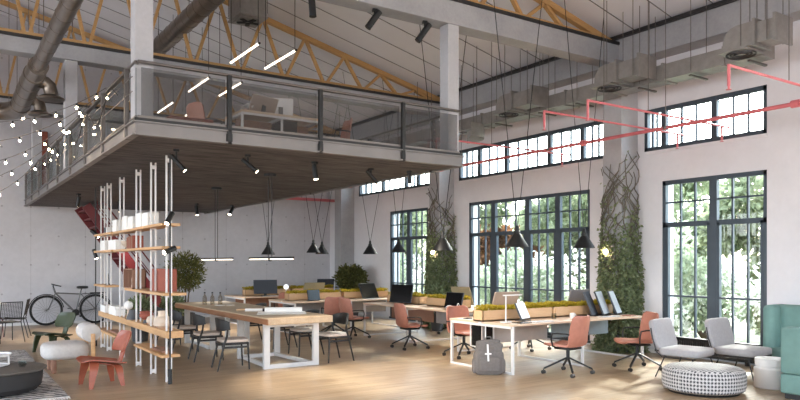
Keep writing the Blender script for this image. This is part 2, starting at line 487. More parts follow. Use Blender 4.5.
# ------------------------------------------------------------------ trusses
TL = {3.0: 'ochre roof truss over the near bay above the front of the hall', 8.0: 'ochre roof truss above the beam over the mezzanine front',
      13.0: 'long ochre roof truss crossing behind the mezzanine light strips', 18.0: 'ochre roof truss nearest the concrete back wall'}
for y in BEAM_Y:
    t = thing('roof_truss', TL[y], 'truss', (0, y, 5.41 if y < 10 else 5.32), 0, 'ochre roof trusses')
    zc = lambda x: (7.80 if y < 10 else 7.78) - .24*abs(x) - (5.41 if y < 10 else 5.32)
    mb = MB()
    mb.bar((-9.7, 0, .045), (9.7, 0, .045), .12, .07)
    mb.build('bottom_chord', M['truss'], t, 0)
    mb = MB()
    mb.bar((9.85, 0, zc(9.85)-.02), (0, 0, zc(0)-.02), .10, .10); mb.bar((-9.85, 0, zc(9.85)-.02), (0, 0, zc(0)-.02), .10, .10)
    mb.build('top_chord', M['truss'], t, 0)
    k = 0
    for i in range(-10, 11):
        xb = 1.207 + .93*i - .93
        if abs(xb) > 9.6: continue
        for dx in (-.465, .465):
            xt = xb + dx
            h = zc(xt) - .08
            if h < .16 or abs(xt) > 9.6: continue
            w = MB(); w.bar((xb + dx*.08, 0, .05), (xt - dx*.06, 0, h), .05, .075, up=(0,1,0)); w.build('web_strut', M['truss'], t, 0)

# ------------------------------------------------------------------ windows
def window(n, y0, y1, z0, z1, mulls, transom=None, cols=3, toprow=1, lowz=None):
    h = holder('window_%d' % n, (XW, 0, 0))
    x = .045
    fr = MB()
    fr.span((x-.035, y0, z0), (x+.035, y0+.06, z1)); fr.span((x-.035, y1-.06, z0), (x+.035, y1, z1))
    fr.span((x-.035, y0, z1-.07), (x+.035, y1, z1)); fr.span((x-.035, y0, z0), (x+.035, y1, z0+.07))
    mw = .065 if transom else .048
    for mu in mulls: fr.span((x-.04, mu-mw, z0), (x+.035, mu+mw, z1))
    if transom: fr.span((x-.035, y0, transom-.04), (x+.03, y1, transom+.04))
    fr.build('window_frame', M['frame'], h, 0)
    edges = [y0+.065] + [v for mu in mulls for v in (mu-.065, mu+.065)] + [y1-.065]
    g = MB()
    for i in range(0, len(edges), 2):
        a, b = edges[i], edges[i+1]
        nc = cols if b-a < .95 or transom else 4
        for c in range(1, nc):
            yy = a + (b-a)*c/nc
            g.span((x-.02, yy-.014, z0+.05), (x+.02, yy+.014, z1-.05))
        if transom:
            zz = (transom + z1)/2; g.span((x-.02, a, zz-.014), (x+.02, b, zz+.014))
            g.span((x-.025, a, lowz-.016), (x+.025, b, lowz+.016))
            for yy in (a+.02, b-.02): g.span((x-.035, yy-.02, z0), (x+.03, yy+.02, transom))
    g.build('glazing_bars', M['frame'], h, 0)
    p = MB(); p.span((x+.022, y0+.02, z0+.02), (x+.03, y1-.02, z1-.02)); p.build('pane', M['glass'], h, 0)
    s = MB(); s.span((-.02, y0-.02, z0-.05), (.3, y1+.02, z0)); s.build('window_sill', M['frame'] if transom else M['white_wall'], h, 0)
window(1, 5.47, 7.26, .08, 2.95, [6.335], 2.2, 3, 2, 1.0)
window(2, 8.83, 12.42, .08, 2.95, [9.66, 10.52, 11.58], 2.2, 3, 2, 1.0)
window(3, 14.04, 15.80, .08, 2.95, [14.92], 2.2, 3, 2, 1.0)
window(4, 5.47, 7.62, 3.49, 4.22, [6.32, 7.24])
window(5, 8.43, 12.80, 3.49, 4.22, [9.03, 9.89, 11.17, 12.07])
window(6, 13.62, 17.5, 3.49, 4.22, [14.5, 15.05, 16.2])
d = holder('trim_4', (2.13, YB, 3.12))
mm = MB(); mm.span((-.12, -.05, .35), (.12, 0, 1.72), .01); mm.build('panel', M['terracotta'], d, 0)

# ------------------------------------------------------------------ garden outside
mm = MB(); mm.span((XW+.32, -10, -.35), (60, 70, -.12)); struct(mm.build('ground', M['lawn'], smooth=0))
def crown(seed, n, rx, rz, z, size, mi=0, mb=None, lump=6):
    global rng
    rng = random.Random(seed)
    mb = mb or MB()
    lumps = [(Vector((rng.gauss(0, .45)*rx, rng.gauss(0, .45)*rx, z + rng.gauss(0, .45)*rz)), rng.uniform(.28, .5)*rx) for _ in range(lump)]
    lumps = [(Vector((0, 0, z)), .6*rx)] + lumps
    for _ in range(n):
        c, r = rng.choice(lumps)
        d = Vector((rng.gauss(0,1), rng.gauss(0,1), rng.gauss(0,1))).normalized()
        p = c + Vector((d.x*r, d.y*r, d.z*r*rz/rx))*(rng.random()**.35)
        if p.z < .02: p.z = .02 + rng.random()*.2
        mb.leaf(p, d + Vector((rng.gauss(0,.6), rng.gauss(0,.6), rng.gauss(0,.5)-.2)), size*rng.uniform(.7, 1.3), .6, mi)
    return mb
def tree(seed, label, loc, H, rx, leaf, group, nleaf=2600, trunk=True, size=.2, bl=0):
    t = thing('garden_tree' if trunk else 'garden_shrub', label, 'tree' if trunk else 'shrub', loc, 0, group)
    zc = H*.62 if trunk else H*.5
    mb = crown(seed, nleaf, rx, H*.42 if trunk else H*.5, zc, size)
    if bl:
        crown(seed+1, bl, rx*1.03, H*.5, zc, size*.7, 1, mb)
    raw_build(mb, 'foliage', [M[leaf], M['blossom']], t)
    w = MB()
    if trunk:
        w.tube([(0,0,-.15), (.05,0,H*.25), (-.03,.04,H*.5), (0,0,H*.75)], [.13, .1, .07, .03], 8)
    for k in range(5):
        a = k*1.256 + seed; z = H*(.3 if trunk else .02)
        w.tube([(0,0,z), (math.cos(a)*rx*.3, math.sin(a)*rx*.3, z+H*.2), (math.cos(a)*rx*.55, math.sin(a)*rx*.55, z+H*.38)], [.05, .035, .012], 6)
    w.build('trunk' if trunk else 'stem', M['bark'], t)
    return t
GT, GS = 'garden trees beyond the windows', 'shrubs beyond the windows'
for i, (x, y, H, rx, leaf, lab) in enumerate([
    (17.0, 8.6, 3.9, 1.8, 'leaf_tree', 'green garden tree seen through the left half of the rightmost tall window'),
    (18.5, 12.4, 4.3, 1.9, 'leaf_tree', 'green garden tree seen through the right half of the rightmost tall window'),
    (17.6, 15.9, 3.9, 1.8, 'leaf_tree', 'green garden tree seen through the right pair of casements of the wide middle window'),
    (20.0, 19.6, 4.1, 1.9, 'leaf_tree', 'green garden tree seen through the middle of the wide middle window'),
    (16.2, 18.4, 3.4, 1.2, 'leaf_autumn', 'russet leaved garden tree seen through the left end of the wide middle window'),
    (18.0, 22.8, 4.4, 1.9, 'leaf_tree', 'green garden tree seen through the right casement of the far left tall window'),
    (18.0, 27.0, 4.8, 2.0, 'leaf_tree', 'green garden tree seen through the left casement of the far left tall window'),
    (15.2, 6.2, 3.1, 1.1, 'leaf_tree', 'smaller green garden tree close outside the rightmost tall window')]):
    tree(11+i*3, lab, (x, y, -.12), H, rx, leaf, GT, 5200, True, .26)
for i, (x, y, H, rx, lab) in enumerate([
    (13.2, 6.6, 1.9, 1.0, 'white flowering shrub low outside the rightmost tall window, right half'),
    (13.6, 8.6, 2.1, 1.1, 'white flowering shrub low outside the rightmost tall window, left half'),
    (14.0, 11.3, 2.0, 1.1, 'white flowering shrub outside the window wall behind the near ivy column'),
    (13.4, 13.1, 2.0, 1.1, 'white flowering shrub outside the right end of the wide middle window'),
    (14.0, 15.4, 2.2, 1.1, 'white flowering shrub outside the centre of the wide middle window'),
    (13.8, 17.6, 1.9, 1.0, 'white flowering shrub outside the left end of the wide middle window'),
    (14.0, 21.3, 2.0, 1.1, 'white flowering shrub outside the far left tall window')]):
    tree(60+i*3, lab, (x, y, -.12), H, rx, 'leaf_light', GS, 2400, False, .16, 1500)

# ------------------------------------------------------------------ camera, sky, sun
cam_d = bpy.data.cameras.new('camera'); cam = bpy.data.objects.new('camera', cam_d); COL.objects.link(cam)
TH = math.atan(460/687)
cam.location = (0, 0, 1.57); cam.rotation_euler = (PI/2, 0, -TH)
cam_d.sensor_width = 36; cam_d.lens = 687/800*36
cam_d.shift_y = (262-200)/800
cam_d.clip_end = 200
scene.camera = cam
w = bpy.data.worlds.new('overcast_sky'); scene.world = w; w.use_nodes = True
nt = w.node_tree; bg = nt.nodes['Background']
sky = nt.nodes.new('ShaderNodeTexSky'); sky.sky_type = 'NISHITA'
sky.sun_disc = False; sky.sun_elevation = R(38); sky.sun_rotation = R(70); sky.air_density = 1.0; sky.dust_density = 3.0; sky.ozone_density = 1.0
mxn = nt.nodes.new('ShaderNodeMix'); mxn.data_type = 'RGBA'; mxn.inputs[0].default_value = 0.8
nt.links.new(sky.outputs[0], mxn.inputs[6]); mxn.inputs[7].default_value = (0.95, 0.98, 1.04, 1)
nt.links.new(mxn.outputs[2], bg.inputs['Color']); bg.inputs['Strength'].default_value = 3.2
sd = bpy.data.lights.new('sun', 'SUN'); so = bpy.data.objects.new('sun', sd); COL.objects.link(so)
sd.energy = 3.6; sd.angle = R(2); sd.color = (1.0, .96, .90)
dirv = Vector((-.80, -.30, -.52)).normalized()
so.rotation_euler = dirv.to_track_quat('-Z', 'Y').to_euler(); so.location = (20, 15, 12)
def portal(c, ry, sx, sy):
    l = bpy.data.lights.new('window_portal', 'AREA'); l.shape = 'RECTANGLE'; l.size = sx; l.size_y = sy
    l.cycles.is_portal = True
    o = bpy.data.objects.new('window_portal', l); COL.objects.link(o); o.location = c; o.rotation_euler = ry
for a, b, z0, z1 in WIN_LOW + WIN_HIGH + [(-2.4, 2.4, .6, 4.2)]:
    portal((XW+.3, (a+b)/2, (z0+z1)/2), (0, PI/2, 0), z1-z0, b-a)
for y in (-2.5, 3.0, 8.5, 14.0): portal((XL-.28, y+2.4, 2.65), (0, -PI/2, 0), 4.1, 4.8)
for x in (-7.5, -1.5, 3.5): portal((x+1.8, YR-.28, 2.6), (PI/2, 0, 0), 3.6, 3.4)
vs = scene.view_settings
scene.display_settings.display_device = 'sRGB'
vs.view_transform = 'Standard'; vs.look = 'None'; vs.gamma = 1.0; vs.use_curve_mapping = False; vs.exposure = 1.12
cy = scene.cycles
cy.use_denoising = True
cy.max_bounces = 10; cy.diffuse_bounces = 6; cy.glossy_bounces = 4; cy.transmission_bounces = 6; cy.transparent_max_bounces = 16
cy.sample_clamp_indirect = 6.0; cy.caustics_reflective = False; cy.caustics_refractive = False
# ------------------------------------------------------------------ mezzanine
MX0, MX1, MY0, MZ0, MZ1 = 1.75, 6.27, 7.75, 2.95, 3.12
mm = MB(); mm.span((MX0+.06, MY0+.06, 2.99), (MX1-.06, YB, 3.10)); struct(mm.build('mezzanine_slab', M['mezz_floor'], smooth=0))
mm = MB(); mm.span((MX0+.05, MY0+.05, 2.965), (MX1-.05, YB, 2.99)); struct(mm.build('mezzanine_ceiling', M['mezz_under'], smooth=0))
mm = MB()
for a, b in (((MX0, MY0, 0), (MX1, MY0, 0)), ((MX0, MY0, 0), (MX0, YB, 0)), ((MX1, MY0, 0), (MX1, YB, 0))):
    dx, dy = (0, .05) if a[1] == b[1] else ((.05, 0) if a[0] < 3 else (-.05, 0))
    A = (a[0], a[1]); B = (b[0]+dx, b[1]+dy)
    lo = (min(A[0], B[0]), min(A[1], B[1])); hi = (max(A[0], B[0]), max(A[1], B[1]))
    mm.span((lo[0], lo[1], 2.955), (hi[0], hi[1], 3.10))
    ex = .03
    mm.span((lo[0]-(ex if dx >= 0 and dx else 0) , lo[1]-(ex if dy else 0), 2.945), (hi[0]+(ex if dx < 0 else 0), hi[1], 2.965))
    mm.span((lo[0]-(ex if dx > 0 else 0), lo[1]-(ex if dy else 0), 3.085), (hi[0]+(ex if dx < 0 else 0), hi[1], 3.10))
struct(mm.build('edge_channel', M['steel_edge'], smooth=0))
mm = MB(); mm.span((MX0-.005, MY0-.005, 3.10), (MX1+.005, MY0+.06, 3.135)); mm.span((MX0-.005, MY0, 3.10), (MX0+.06, YB, 3.135)); mm.span((MX1-.06, MY0, 3.10), (MX1+.005, YB, 3.135))
struct(mm.build('trim_3', M['black'], smooth=0))
for x, y in ((1.87, 7.96), (6.20, 7.96), (1.87, 13.0), (1.87, 18.0)):
    sbeam('mezzanine_column', (x-.10, y-.10, 3.10), (x+.10, y+.10, 5.02), M['concrete_light'])
# balustrade: front and side
def balustrade(label, pts, a, b, ny, cables):
    """a, b ends; posts at fractions pts"""
    t = thing('glass_balustrade', label, 'railing', (0, 0, 0))
    a, b = Vector(a), Vector(b); d = (b-a); n = Vector(ny)
    hr = MB(); hr.bar(a+Vector((0,0,.63)), b+Vector((0,0,.63)), .055, .03, .008)
    hr.build('handrail', M['steel'], t, 0)
    for f in pts:
        p = a + d*f + n*.035
        q = MB(); q.box((p.x, p.y, p.z+.22), (.05, .05, .80), .004); q.box((p.x-n.x*.02, p.y-n.y*.02, p.z-.12), (.07, .07, .12), .004)
        q.build('post', M['black'] if cables == 0 else M['steel'], t, 0)
    fr = [0.0] + [f for f in pts if .02 < f < .98] + [1.0]
    for i in range(len(fr)-1):
        p0 = a + d*(fr[i]) + d.normalized()*.04; p1 = a + d*fr[i+1] - d.normalized()*.04
        g = MB(); g.bar(p0+Vector((0,0,.30)), p1+Vector((0,0,.30)), .012, .54); g.build('glass_panel', M['rail_glass'] if cables == 0 else M['clear_glass'], t, 0)
    for k in range(cables):
        c = MB(); z = .46 - k*.16; c.rod(a+Vector((0,0,z))+n*.05, b+Vector((0,0,z))+n*.05, .006, 6); c.build('cable', M['steel'], t)
    s = MB(); s.bar(a+Vector((0,0,.02)), b+Vector((0,0,.02)), .035, .05); s.build('base_rail', M['steel'], t, 0)
    return t
balustrade('glass balustrade with black posts along the front of the mezzanine', [.228, .4935, .775], (1.78, 7.78, 3.12), (6.24, 7.78, 3.12), (0,-1,0), 0)
balustrade('glass and cable balustrade with steel posts down the left side of the mezzanine', [.03, .148, .2615, .381, .507, .626, .752, .868, .985], (1.78, 7.80, 3.12), (1.78, 19.2, 3.12), (-1,0,0), 2)
balustrade('balustrade on the far side of the mezzanine towards the windows', [.03, .2, .4, .6, .8, .98], (6.24, 8.12, 3.12), (6.24, 19.2, 3.12), (1,0,0), 0)

# staircase up to the mezzanine under the soffit
t = thing('staircase', 'dark red steel staircase rising under the mezzanine against the back wall', 'staircase', (0, 0, 0))
x0, z0, x1, z1 = 4.75, 0.0, 2.75, 2.94
for y in (16.9, 17.95):
    mb = MB(); mb.bar((x0, y, .11), (x1, y, z1+.02-.10), .05, .20); mb.build('stringer', M['red_steel'], t, 0)
n = 16
for i in range(1, n):
    f = i/n; mb = MB(); mb.box((x0+(x1-x0)*f, 17.42, z1*f), (.26, 1.0, .035)); mb.build('tread', M['red_steel'], t, 0)
for y in (16.9, 17.95):
    mb = MB()
    L = []
    for i in range(9):
        f = i/8*.88; L.append((x0+(x1-x0)*f, y, .15+(z1-.25)*f+.62))
    mb.tube(L, .018, 6); mb.tube([(p[0], p[1], p[2]-.25) for p in L], .012, 6)
    for p in L[::2]: mb.rod((p[0], y, p[2]-.62), p, .012, 6)
    mb.build('handrail', M['red_steel'], t)

# ------------------------------------------------------------------ ducts
# large spiral duct on the left
def spiral(mb, a, b, r, step=.5, n=18):
    a, b = Vector(a), Vector(b); L = (b-a).length
    mb.tube([a, b], r, n)
    k = 1
    while k*step < L:
        p = a + (b-a)*(k*step/L); d = (b-a).normalized()*.015
        mb.tube([p-d, p+d], r*1.035, n); k += 1
t = thing('spiral_duct', 'big metallic spiral duct dropping towards the back wall at upper left', 'duct', (0, 0, 0), 0, 'round ceiling ducts')
mb = MB(); spiral(mb, (1.32, 2.0, 4.72), (1.29, 12.2, 4.66), .11); mb.build('duct_run', M['duct_dark'], t)
mb = MB(); mb.tube([(1.29, 12.15, 4.66), (1.29, 12.7, 4.66)], .15, 20); mb.build('collar', M['duct_dark'], t)
mb = MB(); spiral(mb, (1.29, 12.7, 4.66), (1.29, 15.1, 4.60), .17, .6)
mb.tube([(1.29, 15.0, 4.60), (1.26, 15.5, 4.59), (1.12, 15.8, 4.585), (.85, 15.95, 4.58), (.5, 16.0, 4.58)], .18, 18); spiral(mb, (.6, 16.0, 4.58), (-6, 16.0, 4.58), .17, .9)
mb.build('elbow_run', M['duct_dark'], t)
for y in (12.95, 14.45):
    mb = MB(); mb.tube([(1.36, y, 4.60), (1.48, y, 4.59), (1.54, y, 4.54), (1.56, y, 4.44), (1.56, y, 4.34)], .11, 16)
    mb.lathe([(.0, -.03), (.20, -.03), (.22, 0), (.13, .05), (0, .05)], (1.56, y, 4.34), 20); mb.build('outlet', M['duct_dark'], t)
for y in (7.0, 10.0, 13.7, 15.4):
    for dx in (-.17, .17): mb = MB(); mb.rod((1.29+dx, y, 4.62), (1.29+dx, y, roof_z(1.29+dx)), .006, 5); mb.build('hanger_rod', M['steel'], t)
# second spiral duct high above the mezzanine with the fan box
t = thing('spiral_duct', 'dark flanged duct running high through the roof truss above the mezzanine', 'duct', (0, 0, 0), 0, 'round ceiling ducts')
mb = MB(); spiral(mb, (3.95, 6.0, 6.12), (3.75, 14.7, 6.0), .17, .33); mb.build('duct_run', M['duct_dark'], t)
for y in (6.6, 9.0, 11.0, 14.2):
    for dx in (-.19, .19): mb = MB(); mb.rod((3.85+dx, y, 6.05), (3.85+dx, y, roof_z(3.85+dx)), .007, 5); mb.build('hanger_rod', M['steel'], t)
t = thing('fan_unit', 'boxed ceiling fan unit with a dark louvred underside above the mezzanine', 'ventilation unit', (4.72, 12.1, 6.02))
mb = MB(); mb.box((0, 0, .22), (.50, .6, .40), .01); mb.box((0, 0, .02), (.54, .64, .03), .004); mb.build('housing', M['duct'], t, 0)
mb = MB(); mb.box((0, 0, -.005), (.42, .5, .02)); mb.build('louvre', M['duct'], t, 0)
for k in range(5):
    a = k*2*PI/5; mb = MB(); mb.bar((math.cos(a)*.04, math.sin(a)*.04, -.03), (math.cos(a)*.20, math.sin(a)*.2, -.03), .08, .012); mb.build('blade', M['black'], t, 0)
for dx in (-.26, .26):
    for dy in (-.3, .3): mb = MB(); mb.rod((dx, dy, .1), (dx, dy, roof_z(4.72+dx)-6.02), .007, 5); mb.build('hanger_rod', M['steel'], t)
# rectangular duct along the window wall
t = thing('rectangular_duct', 'long flanged sheet metal duct hung along the window wall', 'duct', (9.50, 0, 4.52))
mb = MB(); mb.span((-.17, 5.05, -.12), (.17, 16.0, .12), .004); mb.build('duct_run', M['duct'], t, 0)
for y in (5.6, 6.6, 7.55, 8.6, 9.55, 10.9, 11.8, 13.0, 14.2, 15.4):
    mb = MB(); mb.span((-.19, y-.018, -.14), (.19, y+.018, .14)); mb.build('flange', M['duct'], t, 0)
for y in (5.2, 6.1, 7.0, 8.3, 9.2, 10.4, 11.5, 12.6, 14.6):
    for dx in (-.2, .2): mb = MB(); mb.rod((dx, y, -.1), (dx, y, roof_z(9.5+dx)-4.52), .006, 5); mb.build('hanger_rod', M['steel'], t)
    mb = MB(); mb.span((-.22, y-.02, -.18), (.22, y+.02, -.155)); mb.build('trapeze_bar', M['steel'], t, 0)
def duct_branch(label, y, L=.95, x=9.05, drop=0):
    """curved elbow off the duct: quarter-round hood over a square diffuser"""
    t = thing('duct_outlet', label, 'duct outlet', (x, y, 4.46), PI, 'curved duct outlets')
    mb = MB()
    rows = []
    prof = [(-.16, -.02), (-.155, .10), (-.12, .20), (-.05, .27), (.04, .29), (.26, .29)]
    hw = .20
    vs = []; fs = []
    for (a, z) in prof: vs += [(-hw, a, z), (hw, a, z)]
    for i in range(len(prof)-1): fs.append((2*i, 2*i+1, 2*i+3, 2*i+2))
    base = len(vs)
    vs += [(-hw, .26, -.02), (hw, .26, -.02)]
    fs += [tuple([2*i for i in range(len(prof))] + [base]), tuple([2*i+1 for i in range(len(prof))][::-1] + [base+1][::1])]
    fs += [(2*(len(prof)-1), 2*len(prof)-1, base+1, base), (0, base, base+1, 1)]
    mb.add(vs, fs); mb.build('hood', M['duct'], t, 25)
    mb = MB(); mb.span((-.17, .26, .0), (.17, L, .27), .004); mb.build('box_section', M['duct'], t, 0)
    for yy in (.28, L): 
        mb = MB(); mb.span((-.22, yy-.018, -.04), (.22, yy+.018, .32)); mb.build('flange', M['duct'], t, 0)
    mb = MB(); mb.span((-.24, -.22, -.05), (.24, .20, -.02), .004); mb.build('diffuser_plate', M['duct'], t, 0)
    mb = MB()
    for r in (.17, .12, .07): mb.lathe([(r, -.052), (r+.02, -.07), (r+.025, -.052)], (0, -.01, 0), 20)
    mb.build('grille', M['dark'], t)
    for dx in (-.2, .2):
        for yy in (.1, L-.1): mb = MB(); mb.rod((dx, yy, 0), (dx, yy, roof_z(x-dx)-4.46), .006, 5); mb.build('hanger_rod', M['steel'], t)
    return t
duct_branch('curved duct outlet with square diffuser over the rightmost high window', 5.20, .55, 9.1)
duct_branch('curved duct outlet with diffuser beside the near ivy column', 7.42, .7, 9.1)
duct_branch('curved duct outlet with diffuser above the middle of the wide high window', 9.82, .8, 9.1)
t = thing('curved_duct', 'short curved sheet metal duct end beside the right mezzanine column', 'duct outlet', (8.95, 10.6, 4.04))
pts = []
rows = []
for i in range(9):
    a = -PI*.15 + i/8*PI*.75
    rows.append([(.45*math.cos(a)-.2, -.55*math.sin(a)+.3, 0), (.45*math.cos(a)-.2, -.55*math.sin(a)+.3, .26)])
mb = MB(); mb.sheet(rows, .012); mb.build('duct_wall', M['duct'], t, 40)
mb = MB()
top = [(r[0][0], r[0][1]) for r in rows]
mb.add([(x, y, .0) for x, y in top] + [(x, y, .02) for x, y in top], [tuple(range(len(top))), tuple(range(2*len(top)-1, len(top)-1, -1))]); mb.build('duct_floor', M['duct'], t, 0)
for p in (rows[1][1], rows[-2][1]): mb = MB(); mb.rod(p, (p[0], p[1], roof_z(8.95+p[0])-4.04), .006, 5); mb.build('hanger_rod', M['steel'], t)

# ------------------------------------------------------------------ sprinkler pipes
t = thing('sprinkler_pipe', 'thick red main sprinkler pipe running along the high windows', 'pipe', (9.12, 0, 3.6))
mb = MB(); mb.rod((0, 2.0, 0), (0, 18.9, 0), .028, 10); mb.build('pipe_run', M['red_pipe'], t)
for y in (4.5, 8.0, 12.0, 16.0):
    mb = MB(); mb.rod((0, y-.05, 0), (0, y+.05, 0), .05, 10); mb.build('coupling', M['red_pipe'], t)
for y in (6.4, 8.8, 11.3, 12.9, 16.6):
    mb = MB(); mb.rod((0, y, .03), (0, y, roof_z(9.12)-3.6), .006, 5); mb.lathe([(.042, -.02), (.042, .02)], (0, y, 0), 10); mb.build('pipe_hanger', M['steel'], t)
def branch(label, y, x0=6.96, x1=10.2, up=True, z=3.66):
    t = thing('sprinkler_branch', label, 'pipe', (0, y, z), 0, 'red sprinkler branch pipes')
    mb = MB(); mb.rod((x0, 0, 0), (x1, 0, 0), .016, 8); mb.build('pipe_run', M['red_pipe'], t)
    mb = MB(); mb.tube([(x0+.001, 0, .01), (x0, 0, -.22)], .017, 8); mb.rod((x0, 0, -.20), (x0, 0, -.25), .012, 8); mb.lathe([(0, -.262), (.03, -.262), (.03, -.256), (0, -.256)], (x0, 0, 0), 10); mb.build('sprinkler_drop', M['red_pipe'], t)
    mb = MB(); mb.rod((x1-.2, 0, .01), (x1-.2, 0, -.22), .018, 8); mb.lathe([(0, -.24), (.028, -.24), (.028, -.234), (0, -.234)], (x1-.2, 0, 0), 10); mb.build('sprinkler_drop', M['red_pipe'], t)
    mb = MB(); mb.rod((8.2, 0, .02), (8.2, 0, roof_z(8.2)-z), .006, 5); mb.build('pipe_hanger', M['steel'], t)
branch('red branch pipe farthest right, reaching past the rightmost high window', 4.12)
branch('red branch pipe ending over the right half of the rightmost high window', 6.03)
branch('red branch pipe ending over the left part of the rightmost high window', 6.80)
branch('red branch pipe emerging behind the right mezzanine column', 9.3)
t = thing('sprinkler_pipe', 'short visible length of red pipe in the back corner above the bush', 'pipe', (0, 18.75, 3.46))
mb = MB(); mb.rod((6.4, 0, 0), (10.2, 0, .0), .045, 8); mb.build('pipe_run', M['red_pipe'], t)
for x in (7.0, 9.0):
    mb = MB(); mb.rod((x, 0, .02), (x, 0, 2.0), .008, 6); mb.build('pipe_hanger', M['steel'], t)

# ------------------------------------------------------------------ lamps
def strip_lamp(label, x, y):
    t = thing('strip_light', label, 'lamp', (x, y, 5.0), 0, 'slim strip lights above the mezzanine')
    mb = MB(); mb.rod((0, 0, 0), (0, 1.25, 0), .016, 8); mb.build('glow_tube', M['strip'], t)
    mb = MB()
    for yy in (-.02, 1.27): mb.rod((0, yy-.02, 0), (0, yy+.02, 0), .018, 8)
    mb.build('end_cap', M['dark'], t)
    for yy in (.02, 1.23):
        mb = MB(); mb.rod((0, yy, .02), (0, yy, roof_z(x)-5.02), .006, 5); mb.build('suspension_wire', M['black'], t)
for x, side in ((4.16, 'left'), (4.79, 'right')):
    for y, w_ in ((10.2, 'nearest strip light of the %s row, clear above the handrail'), (12.6, 'middle strip light of the %s row, seen through the balustrade glass'), (14.95, 'farthest strip light of the %s row, low behind the balustrade glass')):
        strip_lamp(w_ % side, x, y)
def bar_pendant(label, x, y, z=1.62):
    t = thing('linear_pendant', label, 'lamp', (x, y, z), 0, 'linear pendants over the dining table')
    mb = MB(); mb.span((-.02, -.86, 0), (.02, .86, .03), .006); mb.build('bar', M['black'], t, 0)
    mb = MB(); mb.span((-.014, -.83, -.012), (.014, .83, .001)); mb.build('diffuser', M['strip_soft'], t, 0)
    mb = MB(); mb.lathe([(.0, -.03), (.03, -.02), (.035, .0), (.03, .02), (0, .03)], (0, 0, -.01), 12); mb.build('hub', M['black'], t)
    for dy in (-.07, .07):
        mb = MB(); mb.rod((0, dy, .02), (0, dy, 2.93-z), .006, 5); mb.build('cord', M['black'], t)
    mb = MB(); mb.lathe([(0, 2.925-z), (.10, 2.925-z), (.10, 2.965-z), (0, 2.965-z)], (0, 0, 0), 16); mb.build('ceiling_rose', M['black'], t)
bar_pendant('black linear pendant over the near half of the oak table', 4.35, 10.2)
bar_pendant('black linear pendant over the far half of the oak table by the olive tree', 4.30, 12.6)
def cone_pendant(label, x, y, z, spread=.72, r=.175):
    t = thing('cone_pendant', label, 'lamp', (x, y, z), 0, 'black cone pendants on splayed wires')
    mb = MB(); mb.lathe([(r, 0), (r*.98, .012), (.055, .20), (.05, .205), (.045, .20), (r*.93, .004), (r, 0)], (0,0,0), 24); mb.build('shade', M['black'], t)
    mb = MB(); mb.lathe([(.0, .33), (.022, .32), (.03, .30), (.034, .25), (.048, .235), (.05, .195), (0, .195)], (0,0,0), 16); mb.build('socket', M['black'], t)
    mb = MB(); mb.ball((0, 0, .10), .035, 10); mb.build('bulb', M['bulb_off'], t)
    for s in (-1, 1):
        xx = spread*s; mb = MB(); mb.rod((0.012*s, 0, .32), (xx, 0, roof_z(x+xx)-z), .006, 5); mb.build('wire', M['black'], t)
    return t
M['bulb_off'] = mat('opal_bulb', (240,232,220), 0.3)
for x, y, z, sp, lab in (
    (7.30, 7.70, 1.80, .58, 'black cone pendant over the left half of the nearest desk bench'),
    (8.80, 7.70, 1.80, .48, 'black cone pendant over the right half of the nearest desk bench'),
    (6.95, 9.10, 1.76, .60, 'black cone pendant in front of the farther ivy column'),
    (8.80, 13.2, 1.79, .46, 'black cone pendant in front of the far left tall window'),
    (8.58, 14.1, 1.76, .75, 'black cone pendant against blank wall left of the far tall window'),
    (7.67, 15.3, 1.80, .75, 'front one of two black cone pendants overlapping near the back corner'),
    (8.32, 16.1, 1.78, .75, 'rear one of two black cone pendants overlapping near the back corner'),
    (6.94, 16.4, 1.76, .60, 'black cone pendant farthest left, against the panelled back wall')):
    cone_pendant(lab, x, y, z, sp)
def spot(label, x, y, z, az, tilt, stem=.12, lit=True, L=.22, r=.03, power=0):
    t = thing('spotlight', label, 'spotlight', (x, y, z), az, 'black cylinder spotlights')
    mb = MB(); mb.box((0, 0, -.015), (.07, .07, .03), .005); mb.build('mount', M['black'], t, 0)
    mb = MB(); mb.rod((0, 0, -.02), (0, 0, -stem), .012, 8); mb.build('stem', M['black'], t)
    d = Vector((0, math.cos(tilt), -math.sin(tilt)))
    c = Vector((0, 0, -stem-.02))
    mb = MB(); a = c - d*L*.4; b = c + d*L*.6
    mb.tube([a, b], r, 14); mb.tube([b - d*.001, b + d*.006], r*1.05, 14); mb.build('head', M['black'], t)
    mb = MB(); mb.tube([b + d*.005, b + d*.009], r*.8, 14); mb.build('lens', M['spot_face'] if lit else M['dark'], t)
    if power:
        l = bpy.data.lights.new('spot_lamp', 'SPOT'); l.energy = power; l.spot_size = R(70); l.spot_blend = .6; l.color = (1, .88, .74); l.shadow_soft_size = .04
        o = bpy.data.objects.new('spot_lamp', l); COL.objects.link(o); o.parent = t; o.location = b + d*.03
        o.rotation_euler = d.to_track_quat('-Z', 'Y').to_euler()
    return t
UZ = 2.965
spot('spotlight under the mezzanine front, nearest the shelf posts', 2.43, 8.6, UZ, -1.9, R(48), .13, True, .24, .029, 110)
spot('spotlight under the mezzanine front, second from the shelf', 3.33, 8.53, UZ, -2.0, R(40), .10, True, .24, .029, 110)
spot('glowing spotlight hanging straight down under the middle of the mezzanine front', 4.33, 8.6, UZ, -2.6, R(80), .10, True, .20, .035, 110)
spot('spotlight under the mezzanine front, right of the glowing one', 5.33, 8.74, UZ, -1.6, R(45), .09, True, .24, .029, 110)
spot('small spotlight under the right front corner of the mezzanine', 5.98, 8.67, UZ, -2.6, R(85), .08, True, .16, .03)
spot('spotlight under the rear of the mezzanine above the olive tree', 5.08, 16.3, UZ, -2.6, R(80), .12, True, .22, .04, 160)
spot('spotlight under the rear right edge of the mezzanine', 5.95, 16.3, UZ, 2.2, R(50), .10, True, .24, .04, 160)
